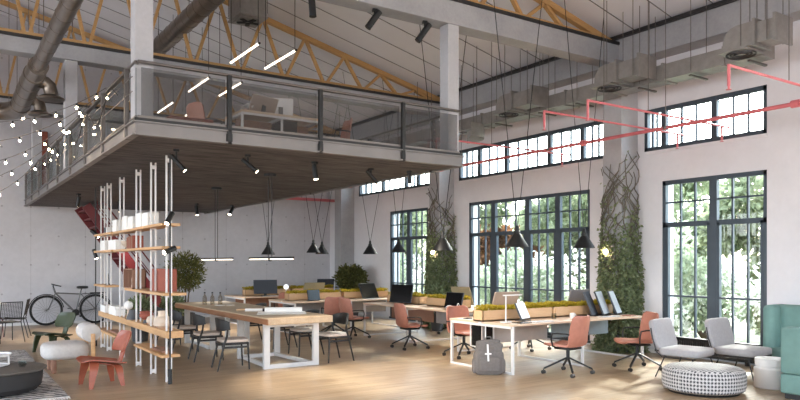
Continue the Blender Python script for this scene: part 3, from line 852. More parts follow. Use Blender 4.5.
spot('spotlight under the mezzanine near the top of the red staircase', 3.35, 16.3, UZ, 0, R(80), .12, True, .2, .035, 110)
spot('spotlight under the mezzanine beside the bicycle wall', 2.35, 15.3, UZ, 0.3, R(70), .12, True, .2, .035, 140)
spot('spotlight on the concrete beam, leftmost of the trio', 3.98, 7.98, 5.02, -2.6, R(85), .10, False, .28, .045)
spot('spotlight on the concrete beam, middle of the trio', 4.93, 7.98, 5.02, 1.2, R(55), .10, False, .28, .045)
spot('spotlight on the concrete beam nearest the right mezzanine column', 5.77, 7.98, 5.02, 1.2, R(55), .12, False, .30, .045)
spot('small spotlight under the rear roof beam left of the concrete column', 1.45, 17.6, 5.02, -2.4, R(40), .10, True, .30, .045)
# small globe lights fixed on the ivy columns
for x, y, z, lab in ((9.77, 8.02, 1.75, 'tiny glowing wall light among ivy on the near column'), (9.77, 13.12, 1.80, 'tiny glowing wall light among ivy on the far column')):
    t = thing('wall_light', lab, 'lamp', (x, y, z)); mb = MB(); mb.box((.02, 0, 0), (.04, .06, .06), .005); mb.build('mount', M['black'], t, 0)
    mb = MB(); mb.ball((-.05, 0, 0), .04, 12); mb.build('globe', M['bulb'], t)

# string lights
SL = [('uppermost', 9.15, 3.15), ('second from top', 9.6, 2.98), ('third from top', 10.1, 2.76), ('fourth from top', 10.6, 2.56), ('lowest', 11.1, 2.30)]
for k, (nm, y0, zlow) in enumerate(SL):
    t = thing('string_light', '%s strand of warm string lights sagging left from the mezzanine handrail' % nm, 'string lights', (0, 0, 0), 0, 'warm string lights')
    xm = .25 - .08*k
    zt = 3.74
    f = lambda x: zlow + (zt-zlow)*((x-xm)/(1.72-xm))**2
    pts = []
    for i in range(31):
        x = 1.72 - i*(3.4/30); pts.append((x, y0 - .12*i/30 + .05*k, f(x)))
    mb = MB(); mb.tube(pts, .005, 5); mb.build('wire', M['steel'], t)
    for i in range(1 + k % 2, 19, 2):
        x, y, z = pts[i]
        j = rng.uniform(-.02, .02)
        b = MB(); b.ball((x, y, z-.05), .014, 10, 0, 1.2); bo = b.build('bulb', M['bulb'], t)
        b = MB(); b.rod((x, y, z), (x, y, z-.035), .012, 6); b.build('socket', M['black'], bo)
# extra bulbs winding down the balustrade posts
t = thing('string_light', 'strand of small warm bulbs draped along the mezzanine side balustrade', 'string lights', (0, 0, 0), 0, 'warm string lights')
pts = [(1.66, 8.2 + .28*i, 3.45 + .14*math.sin(i*1.1)) for i in range(26)]
mb = MB(); mb.tube(pts, .007, 5); mb.build('wire', M['black'], t)
for i in range(2, 26, 3):
    x, y, z = pts[i]; b = MB(); b.ball((x, y, z-.04), .013, 10); b.build('bulb', M['bulb'], t)
# ------------------------------------------------------------------ chairs
def sheet_from_profile(prof, cols=9, t=.014, bend_seat=.02, bend_back=.05):
    """prof rows: (y, z, half width, k) k = 0 seat curl (edges up) .. 1 back curl (edges forward)"""
    rows = []
    for (y, z, w, k) in prof:
        r = []
        for j in range(cols):
            s = -1 + 2*j/(cols-1)
            r.append((w*s, y + k*bend_back*s*s, z + (1-k)*bend_seat*s*s))
        rows.append(r)
    mb = MB(); mb.sheet(rows, t); return mb
def office_chair(label, loc, rz):
    t = thing('office_chair', label, 'chair', loc, rz, 'terracotta office chairs on castors')
    sheet_from_profile([(.25,.375,.15,0),(.245,.395,.19,0),(.21,.405,.215,0),(.12,.402,.22,0),(.0,.395,.22,0),(-.12,.392,.22,.05),(-.18,.405,.22,.3)], 9, .03).build('seat', M['terra'], t, 50)
    sheet_from_profile([(-.185,.41,.22,.35),(-.215,.45,.22,.7),(-.235,.53,.222,1),(-.252,.63,.222,1),(-.27,.73,.215,1),(-.282,.79,.205,1),(-.287,.815,.185,1),(-.288,.825,.14,1)], 9, .022).build('backrest', M['terra'], t, 50)
    mb = MB(); mb.box((0, -.02, .365), (.30, .26, .03), .01); mb.tube([(0,-.02,.36), (0,-.02,.2)], .025, 12); mb.build('column', M['black'], t)
    for s in (-1, 1):
        mb = MB(); mb.tube([(.16*s,.05,.37),(.235*s,.07,.40),(.255*s,.08,.50),(.258*s,.06,.575),(.256*s,-.02,.585),(.25*s,-.16,.585),(.225*s,-.20,.575)], .011, 8); mb.build('armrest', M['black'], t)
    for k in range(4):
        a = PI/4 + k*PI/2; c, s_ = math.cos(a), math.sin(a)
        mb = MB(); mb.bar((c*.02, -.02+s_*.02, .225), (c*.335, -.02+s_*.335, .075), .03, .024, .005); lg = mb.build('leg', M['black'], t, 0)
        mb = MB(); x, y = c*.34, -.02+s_*.34
        for dx in (-.014, .014): mb.tube([(x+dx-.009, y, .027), (x+dx+.009, y, .027)], .027, 12)
        mb.rod((x, y, .03), (x, y, .075), .008, 6); mb.build('caster', M['dark'], lg)
    return t
OC = office_chair('terracotta office chair seen from behind at the near side of the nearest bench', (7.32, 6.72, 0), R(8))
for lab, loc, rz in (
    ('terracotta office chair at the right end of the nearest bench, facing left', (8.50, 6.46, 0), R(66)),
    ('terracotta office chair behind the left end of the nearest bench, facing forward', (7.22, 8.86, 0), R(172)),
    ('terracotta office chair facing the smaller black monitor on the second bench', (7.12, 10.28, 0), R(-96)),
    ('terracotta office chair between the oak table and the window benches, facing the large black monitor', (7.12, 12.35, 0), R(-84)),
    ('terracotta office chair seen from behind the right end of the oak table', (7.08, 13.15, 0), R(-22)),
    ('terracotta office chair at the farthest bench near the panelled back wall', (7.1, 15.72, 0), R(-10)),
    ('terracotta office chair half hidden on the window side of the second bench', (9.22, 10.3, 0), R(80)),
    ('terracotta office chair on the window side of the nearest bench, only its top showing', (8.80, 8.92, 0), R(185)),
    ('terracotta office chair on the window side of the second bench, legs showing beneath', (9.25, 11.72, 0), R(95))):
    dup(OC, lab, loc, rz)
dup(OC, 'terracotta office chair at the left end of the mezzanine desk', (3.40, 10.35, 3.12), R(-75))
dup(OC, 'terracotta office chair at the right end of the mezzanine desk', (5.42, 10.05, 3.12), R(80))

def dining_chair(label, loc, rz):
    t = thing('dining_chair', label, 'chair', loc, rz, 'black dining chairs around the oak table')
    mb = MB(); mb.superell((0, .01, .425), (.43, .42, .05), .3, .45); mb.build('seat_cushion', M['seat_beige'], t, 60)
    mb = MB(); mb.box((0, .0, .39), (.42, .40, .035), .012); mb.build('seat_frame', M['black_wood'], t)
    rows = []
    for i in range(5):
        f = i/4; z = .565 + .19*f
        r = []
        for j in range(13):
            s = -1 + j/6
            lift = 0 if f > .1 else .03*s*s
            r.append(((.245-.012*f)*math.sin(s*1.25)/math.sin(1.25), -.215 - .02*f + .20*(1-math.cos(s*1.25)), z + lift - (.05*s*s if f > .9 else 0)))
        rows.append(r)
    mb = MB(); mb.sheet(rows, .018); mb.build('backrest', M['black_wood'], t, 50)
    for s in (-1, 1):
        mb = MB(); mb.tube([(.195*s,.185,.40),(.205*s,.205,0)], [.017,.011], 8); mb.build('leg', M['black_wood'], t)
        mb = MB(); mb.tube([(.215*s,-.255,0),(.205*s,-.165,.36),(.205*s,-.12,.50),(.218*s,-.105,.66)], [.011,.017,.016,.012], 8); mb.build('leg', M['black_wood'], t)
        mb = MB(); mb.bar((.200*s,.19,.335),(.207*s,-.17,.335), .016, .03); mb.build('stretcher', M['black_wood'], t, 0)
    return t
DC = dining_chair('black dining chair nearest the camera on the left of the oak table', (3.58, 9.80, 0), R(-97))
for lab, loc, rz in (
    ('black dining chair second on the left side of the oak table', (3.57, 10.9, 0), R(-95)),
    ('black dining chair third on the left side of the oak table', (3.56, 12.15, 0), R(-93)),
    ('black dining chair fourth on the left of the oak table, nearest the potted trees', (3.55, 13.2, 0), R(-92)),
    ('black dining chair at the near right corner of the oak table, whole back visible', (5.20, 9.68, 0), R(93)),
    ('black dining chair second on the right side of the oak table', (5.16, 10.62, 0), R(90)),
    ('black dining chair third on the right side of the oak table', (5.20, 11.75, 0), R(88)),
    ('black dining chair farthest on the right side of the oak table', (5.16, 12.9, 0), R(90))):
    dup(DC, lab, loc, rz)

# dining table
t = thing('dining_table', 'long oak conference table on white metal loop legs under the mezzanine', 'table', (4.38, 11.35, 0))
mb = MB(); mb.span((-.52, -2.22, .67), (.52, 2.38, .77), .006, 0); mb.build('tabletop', M['table_oak'], t, 0)
mb = MB(); mb.span((-.525, -2.225, .672), (-.515, 2.385, .752)); mb.build('edge_board', M['table_edge'], t, 0)
for y, w_ in ((-1.88, .40), (-.62, .32), (.75, .32), (2.0, .40)):
    mb = MB()
    for s in (-1, 1): mb.span((w_*s-.045, y-.03, .06), (w_*s+.045, y+.03, .61))
    mb.span((-w_-.045, y-.03, .0), (w_+.045, y+.03, .06)); mb.span((-w_-.045, y-.03, .61), (w_+.045, y+.03, .671)); mb.build('leg', M['light_metal'], t, 0)
for a, b in ((-1.85, -.65), (.78, 1.97)):
    for s in (-1, 1):
        mb = MB(); mb.bar((.36*s, a, .03), (.29*s, b, .03), .06, .05); mb.build('floor_rail', M['light_metal'], t, 0)
TZ = .77
def bottle(label, x, y):
    t = thing('bottle', label, 'bottle', (x, y, TZ), 0, 'glass bottles on the oak table')
    mb = MB(); mb.lathe([(0,0),(.038,0),(.04,.01),(.04,.12),(.036,.145),(.016,.18),(.014,.21),(.017,.215)], (0,0,0), 14); mb.build('body', M['amber'], t)
    mb = MB(); mb.lathe([(0,.012),(.034,.012),(.034,.06),(0,.06)], (0,0,0), 12); mb.build('water', M['clear_glass'], t)
    mb = MB(); mb.lathe([(0,.21),(.017,.21),(.017,.235),(0,.237)], (0,0,0), 10); mb.build('cap', M['dark'], t)
bottle('left one of three glass bottles on the far end of the oak table', 4.13, 12.76)
bottle('middle one of three glass bottles on the far end of the oak table', 4.25, 12.68)
bottle('right one of three glass bottles on the far end of the oak table', 4.38, 12.62)
def flat(name, label, cat, x, y, z, sx, sy, h, rz, mt, group=None, b=0.002):
    mb = MB(); mb.box((0, 0, h/2), (sx, sy, h), b); o = mb.build(name, mt, None, 0)
    o.location = (x, y, z); o.rotation_euler = (0, 0, rz); return tag(o, label, cat, group)
flat('napkin', 'white paper square beside the bottles, left one', 'napkin', 4.28, 12.36, TZ, .14, .14, .006, .3, M['paper'])
flat('napkin', 'white paper square beside the bottles, right one', 'napkin', 4.47, 12.32, TZ, .14, .14, .006, -.2, M['paper'])
flat('folder', 'brown cardboard folder lying on the middle of the oak table', 'folder', 4.32, 10.95, TZ, .42, .30, .02, -.5, M['planter'])
flat('drawing', 'large white drawing sheet spread under the rolled plans', 'paper', 4.46, 10.0, TZ, .75, .62, .004, -.42, M['paper'])
def roll(label, x, y, z, L, r, rz, mt, cap=None):
    o = thing('paper_roll', label, 'paper roll', (x, y, z), rz)
    mb = MB(); mb.tube([(-L/2,0,r),(L/2,0,r)], r, 16); mb.build('roll', mt, o)
    if cap:
        mb = MB(); mb.tube([(L/2-.02,0,r),(L/2+.008,0,r)], r*1.08, 16); mb.build('cap', cap, o)
roll('thick white roll of plans on the near end of the oak table', 4.50, 10.02, TZ+.004, .58, .042, -.45, M['paper'])
roll('second white paper roll lying behind the thick one', 4.60, 10.14, TZ+.004, .5, .03, -.40, M['paper'])
roll('small white tube with black end cap beside the folder', 4.22, 10.52, TZ, .30, .026, -.55, M['paper'], M['black'])

# ------------------------------------------------------------------ bench desks
DZ = .70
def bench(label, L, loc, rz, panelmats, nframes=3):
    """double-sided bench, length along local X, depth 1.42 along local Y; origin at left front corner"""
    t = thing('desk_bench', label, 'desk', loc, rz, 'double-sided desk benches with planters')
    W = 1.42; h = L/2
    for i in range(2):
        for j in range(2):
            mb = MB(); mb.span((i*h+.004, .0 if j == 0 else W/2+.04, DZ-.028), ((i+1)*h-.004, W/2-.04 if j == 0 else W, DZ), .004)
            mb.build('tabletop', M['desk_top'], t, 0)
    mb = MB(); mb.span((.02, W/2-.04, DZ-.05), (L-.02, W/2+.04, DZ-.002)); mb.build('centre_rail', M['white_metal'], t, 0)
    for k in range(3):
        x = (.03, h, L-.03)[k]
        mb = MB()
        for y in (.03, W-.03): mb.span((x-.017, y-.017, 0), (x+.017, y+.017, DZ-.028))
        mb.span((x-.017, .03, DZ-.065), (x+.017, W-.03, DZ-.03))
        mb.span((x-.015, .03, .0), (x+.015, W-.03, .028))
        mb.build('leg_frame', M['white_metal'], t, 0)
    for i in range(2):
        mb = MB(); mb.span((i*h+.05, W/2-.01, DZ-.34), ((i+1)*h-.05, W/2+.01, DZ-.05), .003); mb.build('modesty_panel', M[panelmats[i]], t, 0)
    return t
M['blue_panel'] = mat('blue_grey_panel', (132,140,144), 0.6)
M['beige_panel'] = mat('beige_grey_panel', (176,164,156), 0.6)
bench('nearest white framed desk bench, grey backpack against its left end', 2.9, (6.58, 7.03, 0), 0, ('beige_panel', 'blue_panel'))
bench('second desk bench turned towards the windows, with two black monitors', 3.25, (8.92, 9.38, 0), PI/2, ('panel', 'brown_panel'))
bench('desk bench in the middle distance behind the oak table', 2.85, (6.36, 13.6, 0), 0, ('panel', 'panel'))
bench('farthest desk bench along the panelled back wall', 2.95, (6.22, 16.2, 0), 0, ('brown_panel', 'panel'))
PLN = 0
def planter(label, x, y, L, rz, z=DZ, h=.16, w_=.22):
    global PLN, rng
    PLN += 1; rng = random.Random(500+PLN)
    t = thing('desk_planter', label, 'planter', (x, y, z), rz, 'moss planters on the desk benches')
    mb = MB(); mb.span((-L/2, -w_/2, 0), (L/2, -w_/2+.012, h)); mb.span((-L/2, w_/2-.012, 0), (L/2, w_/2, h)); mb.span((-L/2, -w_/2, 0), (-L/2+.012, w_/2, h)); mb.span((L/2-.012, -w_/2, 0), (L/2, w_/2, h)); mb.span((-L/2, -w_/2, 0), (L/2, w_/2, .02))
    mb.build('box', M['planter'], t, 0)
    mb = MB(); mb.span((-L/2+.012, -w_/2+.012, h-.05), (L/2-.012, w_/2-.012, h-.02)); mb.build('soil', M['soil'], t, 0)
    mb = MB()
    for i in range(int(L*1300)):
        px_, py_ = rng.uniform(-L/2+.01, L/2-.01), rng.uniform(-w_/2+.005, w_/2-.005)
        hh = .05 + .04*(.5+.5*math.sin(px_*11+PLN)*math.cos(px_*5.3+2*PLN))
        zz = h - .03 + hh*rng.random()**.5
        mb.leaf((px_, py_, zz), (rng.gauss(0,.6), rng.gauss(0,.6), .8), rng.uniform(.03, .055), .55)
    raw_build(mb, 'moss', M['moss'], t)
    return t
planter('moss planter on the nearest bench, left one behind the white task lamp', 7.27, 7.74, 1.42, 0)
planter('moss planter on the nearest bench, right one towards the grey monitors', 8.72, 7.74, 1.42, 0)
planter('moss planter on the second bench, end nearest the camera', 8.21, 10.58, 1.12, PI/2)
planter('moss planter on the second bench, behind the large black monitor', 8.21, 12.0, 1.2, PI/2)
planter('moss planter on the middle distance bench, left one', 7.17, 14.31, 1.34, 0)
planter('moss planter on the middle distance bench, right one', 8.54, 14.31, 1.26, 0)
planter('moss planter on the farthest bench, left one behind the wide dark monitor', 7.12, 16.91, 1.25, 0)
planter('moss planter on the farthest bench, right one', 8.42, 16.91, 1.25, 0)

def monitor(label, x, y, rz, w_=.52, h=.34, shell='slate', screen='screen_black', tilt=14, z=DZ, lift=.09):
    """screen faces local -Y"""
    t = thing('monitor', label, 'monitor', (x, y, z), rz, 'tilted desk monitors')
    a = R(tilt)
    Mx = Matrix.Translation((0, 0, lift)) @ Matrix.Rotation(-a, 4, 'X')
    mb = MB(); mb.boxM(Mx @ Matrix.Translation((0, .012, h/2)), (w_, .026, h), .006); mb.build('shell', M[shell], t, 0)
    mb = MB(); mb.boxM(Mx @ Matrix.Translation((0, -.003, h/2)), (w_-.02, .006, h-.02)); mb.build('screen', M[screen], t, 0)
    mb = MB(); mb.box((0, .05, .006), (.22, .17, .012), .004); mb.bar((0, .07, .01), (0, .055+math.sin(a)*.12, lift+.13), .07, .014, up=(0,1,0)); mb.build('stand', M['dark'], t, 0)
    return t
monitor('small tilted monitor with lit white screen on the nearest bench', 7.20, 7.40, R(22), .30, .26, 'slate', 'screen_white', 24, DZ, .03)
monitor('dark slate screened monitor at the right end of the nearest bench', 8.80, 7.46, R(28), .34, .40, 'slate', 'slate', 22, DZ, .02)
monitor('pale screened monitor at the right end of the nearest bench, beside the dark one', 9.05, 7.44, R(24), .34, .40, 'slate', 'reflection_screen', 22, DZ, .02)
monitor('pale screened monitor farthest right on the nearest bench', 9.34, 7.42, R(24), .30, .40, 'slate', 'reflection_screen', 22, DZ, .02)
monitor('black monitor on the second bench near the white mug', 7.84, 9.98, R(-80), .42, .30, 'slate', 'screen_black', 16, DZ, .02)
monitor('large black monitor at the far end of the second bench', 7.84, 11.72, R(-72), .56, .38, 'slate', 'screen_black', 14, DZ, .04)
monitor('small dark monitor on the near side of the middle distance bench', 7.0, 13.92, R(6), .32, .24, 'slate', 'screen_black', 10, DZ, .01)
monitor('dark slanted monitor at the right end of the middle distance bench', 8.50, 13.92, R(12), .52, .38, 'slate', 'screen_black', 26, DZ, .02)
monitor('wide dark monitor at the left end of the farthest bench', 6.92, 16.5, R(-12), .60, .36, 'slate', 'slate', 12, DZ, .06)
monitor('khaki backed monitor on the rear side of the middle distance bench', 7.38, 14.76, R(176), .52, .36, 'khaki', 'screen_black', 20, DZ, .05)
monitor('slate backed monitor on the farthest bench beside the round corner bush', 9.0, 17.25, R(172), .50, .36, 'slate', 'screen_black', 14, DZ, .05)
monitor('khaki backed monitor on the window side of the second bench', 8.60, 10.55, R(96), .52, .36, 'khaki', 'screen_black', 20, DZ, .05)
monitor('taupe backed monitor on the window side of the nearest bench, left one', 7.45, 8.20, R(180), .52, .36, 'taupe', 'screen_black', 18, DZ, .06)
monitor('grey backed monitor on the window side of the nearest bench, right one', 9.12, 8.20, R(184), .50, .36, 'grey_shell', 'screen_black', 18, DZ, .06)

def mug(label, x, y, mt, r=.036, h=.09, cat='mug', z=DZ, handle=True):
    t = thing('mug', label, cat, (x, y, z), rng.random()*6)
    mb = MB(); mb.lathe([(0,0),(r*.9,0),(r,.01),(r,h),(r-.005,h),(r-.006,.012),(0,.012)], (0,0,0), 16); mb.build('cup', mt, t)
    if handle:
        mb = MB(); mb.tube([(r-.002,0,h*.8),(r+.025,0,h*.75),(r+.028,0,h*.4),(r-.002,0,h*.25)], .005, 6); mb.build('handle', mt, t)
mug('white mug on the second bench beside the black monitor', 7.62, 9.78, M['white_metal'])
mug('white mug near the right chair on the nearest bench', 8.05, 7.28, M['white_metal'])
def pencil_cup(label, x, y):
    t = thing('pencil_cup', label, 'pencil cup', (x, y, DZ))
    mb = MB(); r, h = .036, .09; mb.lathe([(0,0),(r,0),(r,h),(r-.005,h),(r-.005,.01),(0,.01)], (0,0,0), 16); mb.build('cup', M['clear_glass'], t)
    for k in range(5):
        a = k*1.25; mb = MB(); mb.rod((math.cos(a)*.01, math.sin(a)*.01, .012), (math.cos(a)*.034, math.sin(a)*.034, .16), .004, 6); mb.build('pencil', M['oak_y'], t)
pencil_cup('glass pencil cup on the nearest bench behind the near office chair', 7.78, 7.40)
t = thing('headphones', 'white headphones resting on the near end of the second bench', 'headphones', (7.66, 9.58, DZ), .6)
mb = MB(); mb.tube([(.08*math.cos(a), .0, .045+.085*math.sin(a)) for a in [i*PI/10 for i in range(11)]], .007, 6); mb.build('headband', M['white_metal'], t)
for s in (-1, 1):
    mb = MB(); mb.tube([(.08*s-.014, 0, .04), (.08*s+.014, 0, .04)], .04, 14); mb.build('ear_cup', M['white_metal'], t)
def task_lamp(label, x, y):
    t = thing('task_lamp', label, 'lamp', (x, y, DZ), 0)
    mb = MB(); mb.box((0,0,.008), (.14,.10,.016), .005); mb.build('base', M['white_metal'], t, 0)
    mb = MB(); mb.box((0,0,.2), (.016,.016,.37), .003); mb.build('stem', M['white_metal'], t, 0)
    mb = MB(); mb.box((.13,0,.39), (.36,.03,.018), .004); mb.build('lamp_head', M['white_metal'], t, 0)
task_lamp('white T shaped task lamp on the left end of the nearest bench', 6.76, 7.36)
flat('tablet', 'black tablet lying on the nearest bench beside the task lamp', 'tablet', 6.90, 7.18, DZ, .24, .17, .01, .1, M['screen_black'])
flat('phone', 'black phone on white sheets at the left end of the nearest bench', 'phone', 6.68, 8.12, DZ+.006, .15, .08, .012, .4, M['screen_black'])
flat('paper_sheet', 'white sheets under the black phone on the nearest bench', 'paper', 6.72, 8.14, DZ, .22, .30, .006, .1, M['paper'])
flat('keyboard', 'pale keyboard in front of the small lit monitor', 'keyboard', 7.28, 7.16, DZ, .36, .12, .014, -.1, M['light_metal'], None, .004)
flat('keyboard', 'pale keyboard before the monitors at the right end of the nearest bench', 'keyboard', 8.80, 7.2, DZ, .36, .12, .014, -.15, M['light_metal'], None, .004)
flat('notebook', 'brown notebook at the right end of the nearest bench', 'notebook', 9.22, 7.14, DZ, .2, .15, .02, .3, M['brown_panel'])
flat('keyboard', 'pale keyboard before the wide dark monitor on the farthest bench', 'keyboard', 6.95, 16.32, DZ, .36, .12, .014, 0, M['light_metal'], None, .004)
flat('keyboard', 'pale keyboard before the dark slanted monitor', 'keyboard', 8.45, 13.75, DZ, .36, .12, .014, -.1, M['light_metal'], None, .004)
t = thing('globe_lamp', 'small glowing white globe lamp at the left of the middle distance bench', 'lamp', (6.72, 14.82, DZ))
mb = MB(); mb.lathe([(0,0),(.05,0),(.05,.012),(.012,.02),(.012,.24),(0,.24)], (0,0,0), 14); mb.build('base', M['white_metal'], t)
mb = MB(); mb.ball((0,0,.29), .06, 14); mb.build('globe', M['screen_white'], t)
t = thing('computer_tower', 'slim black computer tower in a white cradle under the nearest bench', 'computer', (6.74, 7.86, .30), 0)
mb = MB(); mb.span((-.07, -.16, .012), (.07, .16, .32), .008); mb.build('case', M['screen_black'], t, 0)
mb = MB()
for y in (-.18, .16): mb.span((-.085, y, 0), (-.075, y+.02, .345)); mb.span((.075, y, 0), (.085, y+.02, .345)); mb.span((-.085, y, 0), (.085, y+.02, .01))
mb.span((-.085, -.18, .0), (.085, .18, .01)); mb.build('cradle', M['white_metal'], t, 0)
# backpack
t = thing('backpack', 'grey canvas roll-top backpack on the floor against the nearest bench', 'backpack', (6.38, 7.30, 0), R(-32))
mb = MB(); mb.superell((0, 0, .17), (.42, .21, .36), .4, .45); mb.superell((.0, .0, .30), (.37, .17, .26), .4, .45, 28, 16, 0, (.08, .03, 0)); mb.build('body', M['bag'], t, 60)
mb = MB(); mb.superell((.01, -.005, .41), (.38, .13, .09), .6, .5, 28, 16, 0, (0, .05, 0)); mb.superell((-.01, -.02, .455), (.34, .08, .065), .7, .5, 28, 16, 0, (0, -.06, 0)); mb.build('rolled_top', M['bag'], t, 60)
mb = MB(); mb.superell((0, -.105, .15), (.30, .06, .20), .3, .4); mb.build('front_pocket', M['bag'], t, 60)
mb = MB(); mb.bar((-.03, -.10, .43), (-.025, -.143, .20), .024, .006, up=(0,1,0)); mb.bar((-.07, -.124, .30), (.02, -.124, .30), .022, .006, up=(0,1,0)); mb.build('front_strap', M['paper'], t, 0)
for s in (-1, 1):
    mb = MB(); mb.superell((.195*s, -.01, .12), (.07, .14, .20), .5, .5); mb.build('side_pocket', M['bag'], t, 60)
    mb = MB(); mb.tube([(.1*s, .10, .38), (.13*s, .17, .28), (.14*s, .15, .12), (.13*s, .09, .05)], .018, 8); mb.build('shoulder_strap', M['bag'], t)
mb = MB(); mb.tube([(-.05, .02, .47), (-.03, .02, .52), (.03, .02, .52), (.05, .02, .47)], .01, 8); mb.build('grab_handle', M['bag'], t)
# ------------------------------------------------------------------ mezzanine furniture
t = thing('desk', 'white framed desk seen through the glass on the mezzanine', 'desk', (4.40, 10.2, 3.12))
mb = MB(); mb.span((-.66, -.36, .70), (.66, .36, .735), .004); mb.build('tabletop', M['desk_top'], t, 0)
for x in (-.64, .0, .64):
    mb = MB()
    for y in (-.34, .34): mb.span((x-.016, y-.016, 0), (x+.016, y+.016, .70))
    mb.span((x-.016, -.34, .02), (x+.016, .34, .05)); mb.span((x-.016, -.34, .66), (x+.016, .34, .70)); mb.build('leg_frame', M['white_metal'], t, 0)
mb = MB(); mb.span((-.64, -.355, .36), (.64, -.33, .385)); mb.span((-.64, -.355, .665), (.64, -.33, .70)); mb.build('cross_rail', M['white_metal'], t, 0)
mb = MB(); mb.span((.02, -.30, .39), (.28, .1, .66), .005); mb.build('drawer_unit', M['dark'], t, 0)
mb = MB(); mb.span((-.62, -.0, .28), (-.03, .02, .66), .003); mb.span((.3, 0, .28), (.62, .02, .66)); mb.build('modesty_panel', M['brown_panel'], t, 0)
monitor('white screened monitor on the mezzanine desk', 4.55, 10.25, R(160), .40, .28, 'white_metal', 'screen_black', 6, 3.855, .06)
monitor('taupe slanted monitor on the mezzanine desk', 4.18, 10.2, R(195), .50, .30, 'taupe', 'screen_white', 28, 3.855, .03)
t = thing('desk_lamp', 'small white angled desk lamp at the left end of the mezzanine desk', 'lamp', (3.82, 10.1, 3.855))
mb = MB(); mb.lathe([(0,0),(.06,0),(.06,.012),(0,.015)], (0,0,0), 14); mb.build('base', M['white_metal'], t)
mb = MB(); mb.tube([(0,0,.01),(.02,0,.10),(.12,0,.15)], .008, 6); mb.build('arm', M['white_metal'], t)
mb = MB(); mb.tube([(.10,0,.145),(.2,0,.12)], [.02,.035], 10); mb.build('lamp_shade', M['white_metal'], t)
mb = MB(); mb.box((0,0,.09), (.55,.3,.18), .03); o = mb.build('floor_cushion', M['terracotta'], None); o.location = (2.5, 8.35, 3.12); tag(o, 'flat red cushion on the mezzanine floor behind the left glass panel', 'cushion')

# ------------------------------------------------------------------ open shelving on white posts
t = thing('shelving_unit', 'tall open oak shelving on paired white floor-to-ceiling posts', 'shelf', (2.49, 0, 0))
PY = (9.16, 9.95, 10.82, 11.95, 12.98, 13.55)
for y in PY:
    mb = MB()
    for dx in (-.03, .03): mb.box((dx, y, 1.482), (.02, .024, 2.965))
    for z in (2.90, 2.05, 1.74, 1.13, .64, .34, .04): mb.box((0, y, z), (.078, .034, .05))
    mb.build('post', M['white_metal'], t, 0)
def board(y0, y1, z, x0=-.12, x1=.12, h=.035, mt='oak_y'):
    mb = MB(); mb.span((x0, y0, z), (x1, y1, z+h), .003); mb.build('shelf', M[mt], t, 0)
board(9.05, 10.5, 2.04); board(10.5, 12.2, 2.04, -.09); board(12.2, 13.75, 2.04)
board(9.05, 10.5, 1.74); board(10.5, 12.2, 1.74, -.09); board(12.2, 13.75, 1.74)
board(9.08, 11.3, 1.13, -.10, .21); board(12.7, 13.75, 1.13)
board(9.05, 13.65, .58, -.06, .16, .09); board(9.06, 10.6, .33); board(11.9, 13.75, .33)
SX = 2.49
def box(name, label, cat, y, z, sx, sy, h, mt, x=SX-.02, group=None, rz=0, b=.004):
    x = SX+.02
    return flat(name, label, cat, x, y, z, sx, sy, h, rz, M[mt], group, b)
for i, (y, h) in enumerate(((10.2, .20), (10.57, .215), (11.1, .19), (11.5, .22), (12.25, .20))):
    box('file_box', '%s white file box on the top shelf counting from the near end' % ('first', 'second', 'third', 'fourth', 'fifth')[i], 'box', y, 2.075, .16, .33, h, 'paper', SX-.02, 'white file boxes on the top shelf')
box('file_box', 'white file box at the far end of the second shelf', 'box', 13.26, 1.775, .16, .42, .18, 'paper')
box('file_box', 'white file box beside the bowl on the second shelf', 'box', 12.45, 1.775, .16, .6, .17, 'paper')
for i in range(6):
    y = 10.95 + i*.075
    box('book', ('nearest reddish book', 'second reddish book', 'third book, brown spined', 'fourth book, reddish', 'fifth book, brown spined', 'farthest book')[i] + ' in the row on the second shelf', 'book', y, 1.775, (.16), .05, .2 - .012*(i % 3), ('terracotta', 'brown_panel')[i % 2 if i else 0], SX-.01, 'books on the second shelf')
t2 = thing('bowl', 'beige bowl on a dark foot beside the books', 'bowl', (SX+.03, 11.7, 1.775))
mb = MB(); mb.lathe([(0,0),(.045,0),(.03,.03),(0,.03)], (0,0,0), 16); mb.build('foot', M['dark_pot'], t2)
mb = MB(); mb.lathe([(0,.03),(.03,.03),(.085,.08),(.10,.13),(.092,.13),(.07,.08),(0,.045)], (0,0,0), 20); mb.build('bowl', M['stoneware'], t2)
for i, (y, mt_) in enumerate(((13.15, 'white_metal'), (13.35, 'dark_pot'))):
    mug(('pale cup at the far end of the top shelf', 'dark cup at the far end of the top shelf')[i], SX+.03, y, M[mt_], .05, .12, 'cup', 2.075, False)
flat('storage_box', 'large terracotta box on the near middle shelf', 'box', SX+.125, 9.92, 1.165, .15, .86, .31, 0, M['terracotta'], None, .006)
t2 = thing('display_box', 'open brown display box beside the terracotta box', 'box', (SX+.02, 11.16, 1.165))
mb = MB(); mb.span((-.10,-.30,0),(.10,-.285,.30)); mb.span((-.10,.285,0),(.10,.30,.30)); mb.span((-.10,-.3,0),(.10,.3,.015)); mb.span((-.10,-.3,.285),(.10,.3,.30)); mb.span((.085,-.3,0),(.10,.3,.3)); mb.build('case', M['brown_panel'], t2, 0)
mb = MB(); mb.span((-.095,-.01,.015),(.085,.005,.285)); mb.build('divider', M['brown_panel'], t2, 0)
t2 = thing('figurine', 'slender cream figurine inside the brown display box', 'figurine', (SX-.02, 11.06, 1.18))
mb = MB(); mb.lathe([(0,0),(.03,0),(.03,.02),(.022,.05),(.026,.12),(.018,.17),(.02,.19),(.012,.21),(0,.22)], (0,0,0), 14); mb.build('body', M['stoneware'], t2)
mb = MB(); mb.ball((0,0,.232), .016, 10); mb.build('head', M['stoneware'], t2)
t2 = thing('ornament', 'black wire arch ornament on the far middle shelf', 'ornament', (SX+.02, 13.2, 1.165))
